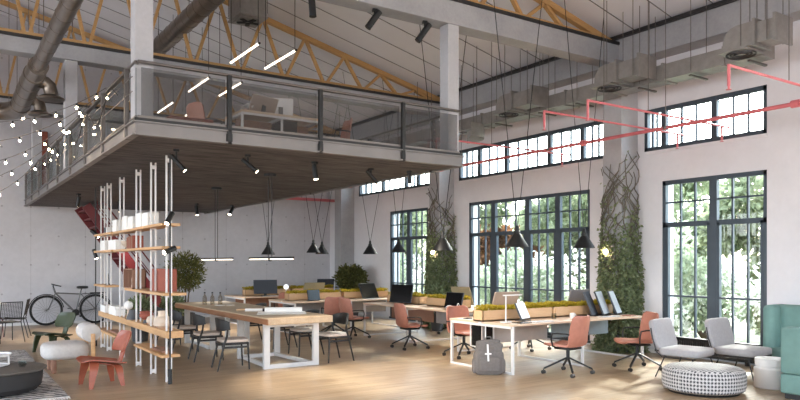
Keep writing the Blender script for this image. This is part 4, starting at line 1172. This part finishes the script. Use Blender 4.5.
mb = MB(); mb.tube([(0,-.06,.015),(0,-.06,.14)]+[(0,-.06*math.cos(a),.14+.06*math.sin(a)) for a in [PI*i/8 for i in range(1,8)]]+[(0,.06,.14),(0,.06,.015)], .009, 8); mb.build('arch', M['black'], t2)
mb = MB(); mb.box((0,0,.008), (.06,.18,.016)); mb.build('base', M['black'], t2, 0)
SZ = .67
t2 = thing('globe_lamp', 'white globe lamp with tan neck on the long low shelf', 'lamp', (SX+.04, 11.66, SZ))
mb = MB(); mb.lathe([(0,0),(.04,0),(.03,.02),(.02,.10),(.028,.14),(0,.14)], (0,0,0), 16); mb.build('base', M['stoneware'], t2)
mb = MB(); mb.ball((0,0,.20), .072, 18); mb.build('globe', M['paper'], t2)
t2 = thing('vase', 'charcoal tapering vase on the long low shelf', 'vase', (SX+.04, 11.3, SZ))
mb = MB(); mb.lathe([(0,0),(.11,0),(.105,.03),(.07,.13),(.072,.15),(.06,.15),(.055,.12),(0,.02)], (0,0,0), 22); mb.build('body', M['dark_pot'], t2)
t2 = thing('footed_bowl', 'terracotta footed bowl on the long low shelf', 'bowl', (SX+.04, 10.5, SZ))
mb = MB(); mb.lathe([(0,0),(.05,0),(.042,.03),(.04,.05),(0,.05)], (0,0,0), 18); mb.build('foot', M['dark_pot'], t2)
mb = MB(); mb.lathe([(0,.05),(.04,.05),(.095,.09),(.10,.13),(.085,.15),(.10,.175),(.09,.175),(.075,.15),(.085,.12),(0,.07)], (0,0,0), 22); mb.build('bowl', M['terracotta'], t2)
t2 = thing('vase', 'large beige round vase with stepped neck at the near end of the low shelf', 'vase', (SX+.03, 9.56, SZ))
mb = MB(); mb.lathe([(0,0),(.06,0),(.12,.04),(.13,.085),(.11,.135),(.07,.165),(.065,.20),(.07,.235),(.058,.235),(.05,.2),(0,.15)], (0,0,0), 24); mb.build('body', M['stoneware'], t2)
t2 = thing('vase', 'small beige round vase touching the large one', 'vase', (SX+.04, 10.14, SZ))
mb = MB(); mb.lathe([(0,0),(.05,0),(.085,.04),(.09,.075),(.07,.115),(.035,.135),(.03,.135),(0,.08)], (0,0,0), 20); mb.build('body', M['stoneware'], t2)
for i, (y, L, h) in enumerate(((13.26, .4, .12), (12.45, .6, .10), (12.45, .45, .05))):
    z = SZ + (.10 if i == 2 else 0)
    box('book', ('white block of books at the far end of the low shelf', 'wide white book lying on the low shelf', 'smaller white book on top of the wide one')[i], 'book', y, z, .15, L, h, 'paper')
box('tray', 'brown tray on the bottom shelf at the near end', 'tray', 9.55, .365, .14, .5, .03, 'brown_panel')
box('tray', 'brown tray on the bottom shelf at the far end', 'tray', 12.45, .365, .14, .6, .03, 'brown_panel')
def pole_lamp(label, x, y, heads):
    t = thing('pole_lamp', label, 'lamp', (x, y, 0), 0, 'black floor-to-ceiling pole lamps')
    mb = MB(); mb.rod((0,0,0), (0,0,2.965), .011, 8); mb.build('pole', M['black'], t)
    mb = MB(); mb.lathe([(0,0),(.026,0),(.026,.19),(0,.19)], (0,0,0), 12); mb.build('base', M['black'], t)
    for z, az, tl in heads:
        d = Vector((math.sin(az)*math.cos(tl), math.cos(az)*math.cos(tl), math.sin(tl)))
        o = Vector((d.y, -d.x, 0))*0 + Vector((-.02, -.05, z))
        mb = MB(); mb.tube([o - d*.09, o + d*.09], .034, 14); mb.rod((0,0,z), o, .01, 6); hd = mb.build('lamp_head', M['black'], t)
        mb = MB(); mb.tube([o + d*.09, o + d*.094], .028, 14); mb.build('lens', M['spot_face'], hd)
pole_lamp('black pole lamp with two tilted heads at the near end of the shelving', 2.46, 8.99, ((2.13, -2.2, R(-52)), (1.72, -2.0, R(-20))))
pole_lamp('black pole lamp at the far end of the shelving beside the bicycle', 2.42, 13.85, ((2.1, 2.2, R(-40)), (1.72, 2.4, R(-70))))

# ------------------------------------------------------------------ plants
def potted(name, label, cat, loc, H, zc, rx, rz_, leaf, n, size, pot, potr, poth, seed, stems=3, fine=.5):
    global rng
    rng = random.Random(seed)
    t = thing(name, label, cat, loc)
    mb = MB(); mb.lathe([(0,0),(potr*.8,0),(potr,poth),(potr*.92,poth),(potr*.85,poth-.04),(0,poth-.04)], (0,0,0), 22); mb.build('pot', M[pot], t)
    mb = MB(); mb.lathe([(0,poth-.06),(potr*.86,poth-.06),(potr*.86,poth-.035),(0,poth-.03)], (0,0,0), 18); mb.build('soil', M['soil'], t)
    tips = []
    mb = MB()
    for s in range(stems):
        a = s*2*PI/stems + seed
        p0 = Vector((math.cos(a)*.03, math.sin(a)*.03, poth-.05)); p2 = Vector((math.cos(a)*rx*.35, math.sin(a)*rx*.35, zc))
        p1 = (p0+p2)/2 + Vector((rng.uniform(-.05,.05), rng.uniform(-.05,.05), 0))
        mb.tube([p0, p1, p2], [.02, .014, .008], 6)
        for k in range(5):
            q = p1.lerp(p2, k/5); d = Vector((rng.gauss(0,1), rng.gauss(0,1), rng.gauss(.3,.6))).normalized()
            mb.tube([q, q + Vector((d.x*rx*.7, d.y*rx*.7, d.z*rz_*.7))], [.006, .002], 5)
    mb.build('stem', M['bark'], t)
    mb = MB()
    for _ in range(n):
        d = Vector((rng.gauss(0,1), rng.gauss(0,1), rng.gauss(0,1))).normalized(); rr = rng.random()**.4*rng.uniform(.75, 1.05)
        p = Vector((d.x*rx*rr, d.y*rx*rr, zc + d.z*rz_*rr))
        mb.leaf(p, d + Vector((rng.gauss(0,.5), rng.gauss(0,.5), rng.gauss(.2,.4))), size*rng.uniform(.7,1.3), fine)
    raw_build(mb, 'foliage', M[leaf], t)
    return t
potted('olive_tree', 'small potted olive tree behind the far end of the oak table', 'tree', (4.28, 14.5, 0), 1.75, 1.36, .43, .42, 'leaf_olive', 2600, .08, 'dark_pot', .2, .5, 3, 4, .32)
potted('potted_bush', 'round dark green bush in the back corner by the column', 'plant', (9.57, 16.75, 0), 1.5, 1.10, .44, .40, 'leaf_olive', 2200, .10, 'dark_pot', .24, .55, 5)
potted('potted_plant', 'leafy green plant before the farther ivy column', 'plant', (9.42, 12.55, 0), 1.0, .78, .24, .26, 'leaf_dark', 800, .08, 'dark_pot', .16, .4, 8)
potted('potted_plant', 'low leafy plant on the floor behind the terracotta shelf box', 'plant', (3.30, 14.2, 0), .9, .66, .26, .24, 'leaf_dark', 800, .09, 'dark_pot', .18, .35, 9)
potted('potted_plant', 'low leafy plant on the floor at the far end of the oak table', 'plant', (3.92, 14.15, 0), .9, .68, .24, .2, 'leaf_dark', 800, .09, 'dark_pot', .18, .4, 10)
def ivy(label, yc, seed):
    global rng
    rng = random.Random(seed)
    t = thing('climbing_ivy', label, 'plant', (0, 0, 0), 0, 'ivy climbing the window columns')
    x0, x1, y0, y1 = 9.79, 10.24, yc-.21, yc+.21
    def P(s, off=.0):
        """perimeter coordinate: far face, front face, near face"""
        if s < .3: return Vector((x0 + (x1-x0)*(.3-s)/.3, y1+off, 0)), Vector((0,1,0))
        if s < .65: return Vector((x0-off, y1 - (y1-y0)*(s-.3)/.35, 0)), Vector((-1,0,0))
        return Vector((x0 + (x1-x0)*(s-.65)/.35, y0-off, 0)), Vector((0,-1,0))
    paths = []
    mb = MB()
    for k in range(44):
        s = rng.random(); z = rng.uniform(0, .3) if k < 22 else rng.uniform(1.0, 2.6); pts = []
        top = rng.uniform(2.2, 3.55) if k < 22 else z + rng.uniform(.5, 1.2)
        vs_ = rng.uniform(-.02, .02)
        while z < min(top, 3.6):
            q, n_ = P(min(max(s, .02), .98), .02 + .03*rng.random()); pts.append((q.x, q.y, z))
            vs_ += rng.gauss(0, .045); vs_ = max(-.09, min(.09, vs_)); s += vs_
            if s < .05 or s > .95: vs_ = -vs_
            z += .10
        if len(pts) > 3:
            mb.tube(pts, [.014*(1-.5*i/len(pts)) for i in range(len(pts))], 5); paths.append(pts)
    mb.build('stem', M['twig'], t)
    mb = MB()
    for _ in range(9000):
        z = rng.random()**1.25*2.7 if rng.random() < .93 else rng.uniform(1.2, 3.0)
        dens = 1 if z < 1.1 else max(.06, 1-(z-1.1)/1.4)
        if rng.random() > dens: continue
        s = rng.random(); th = rng.random()*(.10 if z < 1.5 else .05); q, n_ = P(s, .02+th)
        bulge = .16*max(0, 1-z/.6)*rng.random()
        q = q + n_*bulge
        mb.leaf((q.x, q.y, z), n_*.7 + Vector((rng.gauss(0,.5), rng.gauss(0,.5), -.5+rng.gauss(0,.4))), rng.uniform(.045,.08), .8)
    for pts in paths:
        for p in pts:
            if rng.random() < .35: mb.leaf(p, (rng.gauss(-.5,.5), rng.gauss(-.3,.5), rng.gauss(0,.5)), rng.uniform(.03,.06), .7)
    for _ in range(1500):
        z = rng.random()**1.2*2.3
        if z > 1.3 and rng.random() < (z-1.3): continue
        o_ = .02 + .08*rng.random()
        mb.leaf((x0-o_*rng.random(), y0-o_*rng.random(), z), (-.5+rng.gauss(0,.5), -.5+rng.gauss(0,.5), -.5+rng.gauss(0,.4)), rng.uniform(.045,.08), .8)
    raw_build(mb, 'leaves', M['leaf_dark'], t)
ivy('ivy and bare vine stems climbing the column between the two big windows', 7.95, 21)
ivy('ivy and bare vine stems climbing the column beyond the second bench', 13.17, 22)

# ------------------------------------------------------------------ bicycle
t = thing('bicycle', 'black city bicycle leaning along the panelled back wall', 'bicycle', (2.18, 18.95, 0))
rw = .375; wb = 1.12
def wheel(x):
    c = (x, 0, rw); n = 32
    ring = lambda r: [(x + r*math.cos(2*PI*i/n), 0, rw + r*math.sin(2*PI*i/n)) for i in range(n)]
    mb = MB(); mb.tube(ring(rw-.022), .022, 8, closed=True); wh = mb.build('tyre', M['rubber'], t)
    mb = MB(); mb.tube(ring(rw-.05), .010, 6, closed=True); mb.build('rim', M['dark'], wh)
    mb = MB()
    for i in range(20):
        a = 2*PI*i/20; mb.rod((x, .02*(-1)**i, rw), (x+(rw-.05)*math.cos(a), 0, rw+(rw-.05)*math.sin(a)), .0022, 4)
    mb.rod((x, -.04, rw), (x, .04, rw), .02, 8); mb.build('spokes', M['steel'], wh)
    mb = MB(); mb.tube([(x + (rw+.02)*math.cos(a), 0, rw + (rw+.02)*math.sin(a)) for a in [PI*(.05 + .9*i/12) for i in range(13)]], .012, 6); mb.build('mudguard', M['black'], t)
wheel(0); wheel(wb)
bb = (.66, 0, .30); st = (.78, 0, .82); hd = (.20, 0, .80); hd2 = (.16, 0, .93)
mb = MB()
for a, b, r in ((bb, st, .017), (hd, bb, .02), (hd, (.76,0,.76), .017), (hd, hd2, .022), (bb, (wb,.0,rw), .012), ((.765,0,.78), (wb,0,rw), .010)): mb.rod(a, b, r, 8)
mb.build('frame', M['bike'], t)
mb = MB()
for s in (-1, 1): mb.tube([(.20,0,.80), (.17,.035*s,.70), (.05,.045*s,.40), (0,.045*s,rw)], .012, 8)
mb.build('fork', M['bike'], t)
mb = MB(); mb.rod(hd2, (.15,0,.99), .014, 8); mb.tube([(.30,-.27,.97),(.18,-.25,1.0),(.13,-.12,1.02),(.13,.12,1.02),(.18,.22,1.0),(.30,.24,.97)], .013, 8); hb = mb.build('handlebar', M['black'], t)
mb = MB(); mb.rod(st, (.80,0,.90), .012, 8); mb.superell((.82,0,.93), (.27,.16,.07), .5, .7); mb.build('saddle', M['black'], t)
mb = MB(); mb.tube([(bb[0],-.03,.30),(bb[0],-.045,.30)], .085, 20); mb.rod((bb[0],-.06,.30),(bb[0]+.12,-.07,.20), .010, 6); mb.rod((bb[0],.06,.30),(bb[0]-.12,.07,.40), .010, 6); cr = mb.build('crank', M['black'], t)
for sx, sy, z in ((.12,-.11,.20), (-.12,.11,.40)):
    mb = MB(); mb.box((bb[0]+sx, sy, z), (.09,.08,.02), .004); mb.build('pedal', M['rubber'], cr)
mb = MB(); mb.tube([(.80,0,.76),(wb-.05,0,.78),(wb+.25,0,.78)], .01, 6); mb.rod((wb+.2,0,.78),(wb,0,rw), .007, 6); mb.box((wb+.06,0,.79), (.36,.12,.012)); mb.build('carrier', M['black'], t)
mb = MB(); mb.rod((.62,.02,.28),(.56,.10,0), .009, 6); mb.build('kickstand', M['black'], t)

# ------------------------------------------------------------------ left lounge
def ply_chair(label, loc, rz, mt):
    t = thing('plywood_chair', label, 'chair', loc, rz, 'bent plywood lounge chairs')
    rows = []
    for i in range(9):
        f = i/8; y = .26 - .50*f; z = .345 - .085*f + (-.03*(1-f/.15) if f < .15 else 0)
        wdt = .235 + .02*math.sin(PI*f); wdt *= (.86 if i in (0, 8) else 1)
        rows.append([(wdt*s, y, z + .028*abs(s)**2.2) for s in [-1+2*j/10 for j in range(11)]])
    mb = MB(); mb.sheet(rows, .014); mb.build('seat', M[mt], t, 50)
    rows = []
    for i in range(8):
        f = i/7; z = .42 + .25*f; y = -.235 - .115*f
        wdt = .245*(1-abs(2*f-1)**4*.25)
        rows.append([(wdt*s, y + .055*s*s, z) for s in [-1+2*j/10 for j in range(11)]])
    mb = MB(); mb.sheet(rows, .014); mb.build('backrest', M[mt], t, 50)
    def strip(pts, w0, w1, nm):
        rows = [[((w0+(w1-w0)*i/(len(pts)-1))*s + p[0], p[1], p[2]) for s in (-1, -.33, .33, 1)] for i, p in enumerate(pts)]
        mb = MB(); mb.sheet(rows, .016); return mb.build(nm, M[mt], t, 50)
    strip([(0,.12,.30),(0,-.05,.265),(0,-.16,.255),(0,-.215,.28),(0,-.245,.36),(0,-.275,.47),(0,-.30,.55)], .05, .06, 'spine')
    for s in (-1, 1):
        mb = MB(); mb.sheet([[(x*s, y+o, z) for o in (-w_, -.3*w_, .3*w_, w_)] for x, y, z, w_ in ((.08,.14,.318,.04),(.15,.145,.315,.05),(.19,.15,.285,.055),(.21,.165,.2,.047),(.22,.185,.1,.036),(.228,.20,0,.024))], .02); mb.build('leg', M[mt], t, 50)
        mb = MB(); mb.sheet([[(x*s, y+o, z) for o in (-w_, -.3*w_, .3*w_, w_)] for x, y, z, w_ in ((.07,-.14,.25,.035),(.13,-.145,.25,.042),(.175,-.15,.225,.045),(.195,-.165,.14,.038),(.21,-.19,0,.023))], .02); mb.build('leg', M[mt], t, 50)
    return t
ply_chair('terracotta bent plywood lounge chair nearest the camera at left', (1.72, 9.40, 0), R(96), 'terra_ply')
ply_chair('green bent plywood lounge chair behind the white upholstered one', (1.64, 13.35, 0), R(118), 'green_ply')
t = thing('lounge_chair', 'offwhite upholstered lounge chair with cylinder back roll and wooden legs', 'chair', (1.50, 10.95, 0), R(90))
mb = MB(); mb.superell((0, .0, .30), (.66, .62, .25), .5, .6); mb.build('seat', M['boucle'], t, 80)
mb = MB(); mb.tube([(-.27,-.31,.55),(-.255,-.31,.55),(.255,-.31,.55),(.27,-.31,.55)], [.10,.13,.13,.10], 24); mb.build('back_roll', M['boucle'], t, 60)
for s in (-1, 1):
    mb = MB(); mb.box((.28*s, -.33, .36), (.03, .06, .36), .012); mb.build('back_post', M['oak_y'], t)
    mb = MB(); mb.box((.20*s, .17, .10), (.07, .07, .2), .015); mb.build('leg', M['brown_panel'], t)
mb = MB(); mb.box((0, -.27, .11), (.5, .07, .22), .01); mb.build('leg', M['oak_y'], t)
# coffee table
t = thing('coffee_table', 'low round black coffee table with grey top on the patterned rug', 'table', (.53, 9.50, .012))
mb = MB(); mb.lathe([(0,0),(.38,0),(.46,.025),(.51,.08),(.525,.18),(.525,.255),(0,.255)], (0,0,0), 40); mb.build('body', M['matte_black'], t)
mb = MB(); mb.lathe([(0,.256),(.55,.262),(.57,.275),(.57,.285),(.56,.29),(0,.29)], (0,0,0), 44); mb.build('tabletop', M['table_grey'], t)
CZ = .302
t = thing('tray_stand', 'white two tier round tray stand on the coffee table', 'tray', (.53, 9.70, CZ))
mb = MB(); mb.lathe([(0,.004),(.17,.004),(.18,.02),(.172,.02),(.165,.01),(0,.01)], (0,0,0), 28); mb.build('lower_tray', M['white_metal'], t)
mb = MB(); mb.lathe([(0,.125),(.20,.125),(.205,.15),(.197,.15),(.19,.133),(0,.133)], (0,0,0), 28); mb.build('upper_tray', M['white_metal'], t)
for k in range(3):
    a = k*2.1 + .3; mb = MB(); mb.box((.185*math.cos(a), .185*math.sin(a), .07), (.02,.02,.14), .004); mb.build('leg', M['white_metal'], t)
t = thing('glass', 'small clear drinking glass on the coffee table edge', 'glass', (.83, 9.46, CZ))
mb = MB(); mb.lathe([(0,0),(.03,0),(.045,.03),(.047,.07),(.044,.07),(.042,.03),(0,.006)], (0,0,0), 18); mb.build('bowl', M['clear_glass'], t)
# rug
def rug_mat():
    k = NT('black_white_woven_rug'); v = k.coord((1, 1, 1))
    wv = k.n('ShaderNodeTexWave', wave_type='BANDS', bands_direction='Y', wave_profile='SIN'); wv.inputs['Scale'].default_value = 2.6; wv.inputs['Distortion'].default_value = 3; wv.inputs['Detail'].default_value = 3; wv.inputs['Detail Scale'].default_value = 5
    k.l(v, wv.inputs['Vector'])
    n = k.noise(k.coord((6, 15, 1)), 1.0, 3)
    f = k.math('ADD', k.math('MULTIPLY', wv.outputs['Fac'], .5), k.math('MULTIPLY', n, .6))
    k.l(k.ramp(f, [(0.46, lin((44,42,42))), (0.53, lin((204,198,192)))]), k.b.inputs['Base Color'])
    k.b.inputs['Roughness'].default_value = .95; k.bump(n, .4, .01)
    return k.m
M['rug'] = rug_mat()
t = thing('rug', 'black and white woven rug under the coffee table', 'rug', (0, 0, 0))
mb = MB(); mb.span((-1.6, 8.75, 0), (1.25, 13.9, .012), .003); mb.build('weave', M['rug'], t, 0)
mb = MB(); rng = random.Random(4)
for i in range(190):
    x = -1.6 + 2.85*i/190; mb.rod((x, 8.76, .006), (x + rng.uniform(-.01,.01), 8.66 - rng.random()*.03, .004), .004, 4)
o = mb.build('fringe', M['paper'], t); o['kind'] = 'stuff'
# wire cafe chairs and table
def wire_chair(label, loc, rz, mt):
    t = thing('wire_chair', label, 'chair', loc, rz, 'mesh cafe chairs')
    mb = MB()
    for i in range(13):
        x = -.19 + .38*i/12; mb.rod((x, .2, .40), (x, -.18, .39), .004, 4)
        mb.rod((-.19, -.18 + .38*i/12, .40), (.19, -.18 + .38*i/12, .40), .004, 4)
    mb.tube([(-.2,.21,.40),(.2,.21,.40),(.2,-.19,.39),(-.2,-.19,.39)], .008, 6, closed=True); mb.build('seat', M[mt], t)
    mb = MB()
    for i in range(13):
        x = -.19 + .38*i/12; mb.rod((x, -.19, .48), (x, -.25, .78), .004, 4)
        z = .48 + .30*i/12; y = -.19 - .06*i/12; mb.rod((-.19, y, z), (.19, y, z), .004, 4)
    mb.tube([(-.2,-.19,.47),(.2,-.19,.47),(.2,-.25,.79),(-.2,-.25,.79)], .008, 6, closed=True); mb.build('backrest', M[mt], t)
    for s in (-1, 1):
        mb = MB(); mb.tube([(.2*s,.19,.40),(.22*s,.23,0)], .009, 6); mb.build('leg', M[mt], t)
        mb = MB(); mb.tube([(.2*s,-.19,.48),(.2*s,-.17,.39),(.23*s,-.27,0)], .009, 6); mb.build('leg', M[mt], t)
    return t
wire_chair('grey mesh cafe chair at the far left by the back wall', (1.30, 16.35, 0), R(78), 'dark')
wire_chair('black mesh cafe chair in front of the grey mesh one at far left', (1.08, 15.5, 0), R(20), 'black')
wire_chair('red mesh cafe chair behind the white cafe table at far left', (.86, 16.75, 0), R(185), 'red_steel')
t = thing('cafe_table', 'round white cafe table at the left edge between mesh chairs', 'table', (.80, 16.05, 0))
mb = MB(); mb.lathe([(0,.715),(.33,.715),(.335,.73),(.33,.745),(0,.745)], (0,0,0), 30); mb.build('tabletop', M['white_metal'], t)
mb = MB(); mb.rod((0,0,.02),(0,0,.715), .025, 10); mb.build('column', M['black'], t)
mb = MB(); mb.lathe([(0,0),(.2,0),(.2,.012),(.03,.03),(0,.03)], (0,0,0), 24); mb.build('base', M['black'], t)

# ------------------------------------------------------------------ right lounge
def lounge(label, loc, rz):
    t = thing('lounge_chair', label, 'chair', loc, rz, 'pale grey lounge chairs by the radiator')
    mb = MB(); mb.superell((0, .02, .345), (.60, .58, .115), .35, .28); mb.build('seat', M['grey_fabric'], t, 80)
    mb = MB(); mb.superell((0, -.31, .565), (.60, .085, .43), .3, .22, 36, 20, 0, (R(14), 0, 0)); mb.build('backrest', M['grey_fabric'], t, 80)
    mb = MB()
    for s in (-1, 1):
        mb.tube([(.30*s,-.345,.66),(.31*s,-.315,.52),(.315*s,-.25,.34),(.31*s,-.18,.28),(.30*s,.27,.28)], .009, 8)
    mb.rod((-.30,.24,.28),(.30,.24,.28), .009, 8); mb.rod((-.30,-.18,.28),(.30,-.18,.28), .009, 8); mb.build('frame', M['dark'], t)
    for s in (-1, 1):
        mb = MB(); mb.tube([(.28*s,.22,.28),(.31*s,.31,0)], .009, 8); mb.build('leg', M['dark'], t)
        mb = MB(); mb.tube([(.28*s,-.16,.28),(.32*s,-.27,0)], .009, 8); mb.build('leg', M['dark'], t)
    return t
LC = lounge('pale grey lounge chair directly behind the houndstooth pouf', (8.50, 5.66, 0), R(190))
dup(LC, 'pale grey lounge chair closer to the teal sofa', (9.22, 5.27, 0), R(184))
def houndstooth():
    k = NT('houndstooth_weave'); v = k.coord()
    s = k.n('ShaderNodeSeparateXYZ'); k.l(v, s.inputs[0])
    geo = k.n('ShaderNodeNewGeometry'); sn = k.n('ShaderNodeSeparateXYZ'); k.l(geo.outputs['Normal'], sn.inputs[0])
    top = k.math('GREATER_THAN', sn.outputs[2], .75)
    ang = k.math('MULTIPLY', k.math('ARCTAN2', s.outputs[1], s.outputs[0]), .52)
    def lerp(a, b): return k.math('ADD', k.math('MULTIPLY', a, k.math('SUBTRACT', 1.0, top)), k.math('MULTIPLY', b, top))
    u = lerp(ang, s.outputs[0]); w_ = lerp(s.outputs[2], s.outputs[1])
    def band(x): return k.math('LESS_THAN', k.math('FRACT', k.math('MULTIPLY', x, 24)), .55)
    a, b = band(u), band(w_)
    dg = k.math('LESS_THAN', k.math('FRACT', k.math('MULTIPLY', k.math('ADD', u, w_), 44)), .5)
    f = k.math('ADD', k.math('MULTIPLY', a, b), k.math('MULTIPLY', k.math('MULTIPLY', k.math('ABSOLUTE', k.math('SUBTRACT', a, b)), dg), .55))
    k.l(k.mix(f, lin((200,197,195)), lin((58,58,62))), k.b.inputs['Base Color']); k.b.inputs['Roughness'].default_value = .95
    return k.m
M['hound'] = houndstooth()
t = thing('pouf', 'round houndstooth pouf on the floor at bottom right', 'pouf', (7.70, 4.88, 0))
mb = MB(); mb.lathe([(0,.03),(.43,.03),(.46,.05),(.475,.11),(.475,.22),(.46,.27),(.42,.30),(.28,.315),(0,.32)], (0,0,0), 48); mb.build('cushion', M['hound'], t, 40)
mb = MB(); mb.lathe([(0,0),(.40,0),(.41,.035),(0,.035)], (0,0,0), 36); mb.build('plinth', M['black'], t)
t = thing('side_table', 'white round drum side table beside the teal sofa', 'table', (8.63, 4.56, 0))
mb = MB(); mb.lathe([(0,0),(.18,0),(.19,.015),(.19,.24),(.18,.255),(0,.255)], (0,0,0), 32); mb.build('drum', M['white_metal'], t)
mb = MB(); mb.lathe([(0,.255),(.165,.255),(.165,.27),(.175,.28),(.18,.36),(.17,.37),(0,.37)], (0,0,0), 32); mb.build('tabletop', M['white_metal'], t)
# sofas
t = thing('sofa', 'teal high backed sofa standing against the window wall', 'sofa', (9.9, 4.0, 0))
mb = MB(); mb.span((.02, -.62, .0), (.30, 1.26, .96), .05); mb.build('backrest', M['teal'], t, 50)
mb = MB(); mb.span((-.16, 1.10, .0), (.30, 1.28, .96), .06); mb.build('wing', M['teal'], t, 50)
mb = MB(); mb.span((-.16, -.66, .0), (.30, -.50, .96), .06); mb.build('wing', M['teal'], t, 50)
mb = MB(); mb.span((-.30, -.49, .10), (.05, 1.09, .38), .05); mb.build('seat', M['teal'], t, 50)
for y in (-.4, 1.0):
    mb = MB(); mb.box((-.24, y, .05), (.05,.05,.1)); mb.build('leg', M['black'], t, 0)
t = thing('armchair', 'teal block armchair at the right edge of the foreground', 'armchair', (8.42, 3.62, 0))
mb = MB(); mb.span((-.37, -.53, .06), (.40, .53, .285), .025); mb.build('base_cushion', M['teal'], t, 50)
mb = MB(); mb.span((-.37, -.53, .287), (-.17, .53, .82), .03); mb.build('backrest', M['teal'], t, 50)
for s in (-1, 1):
    mb = MB(); mb.span((-.17, .36 if s > 0 else -.53, .287), (.40, .53 if s > 0 else -.36, .60), .03); mb.build('armrest', M['teal'], t, 50)
mb = MB(); mb.span((-.16, -.35, .287), (.42, .35, .42), .04); mb.build('seat_cushion', M['teal'], t, 50)
mb = MB(); mb.span((-.33, -.49, .0), (.36, .49, .06)); mb.build('plinth', M['black'], t, 0)
# radiator
t = thing('radiator', 'low black finned radiator under the rightmost tall window', 'radiator', (10.12, 6.4, 0))
mb = MB(); mb.span((-.05, -.88, .30), (.06, .88, .34), .004); mb.span((-.05, -.88, .06), (.06, .88, .10), .004); mb.build('rail', M['black'], t, 0)
mb = MB()
for i in range(45):
    y = -.86 + 1.72*i/44; mb.span((-.045, y-.011, .09), (.05, y+.011, .31))
mb.build('fins', M['dark'], t, 0)
for y in (-.7, .7):
    mb = MB(); mb.span((-.03, y-.02, 0), (.03, y+.02, .07)); mb.build('foot', M['black'], t, 0)
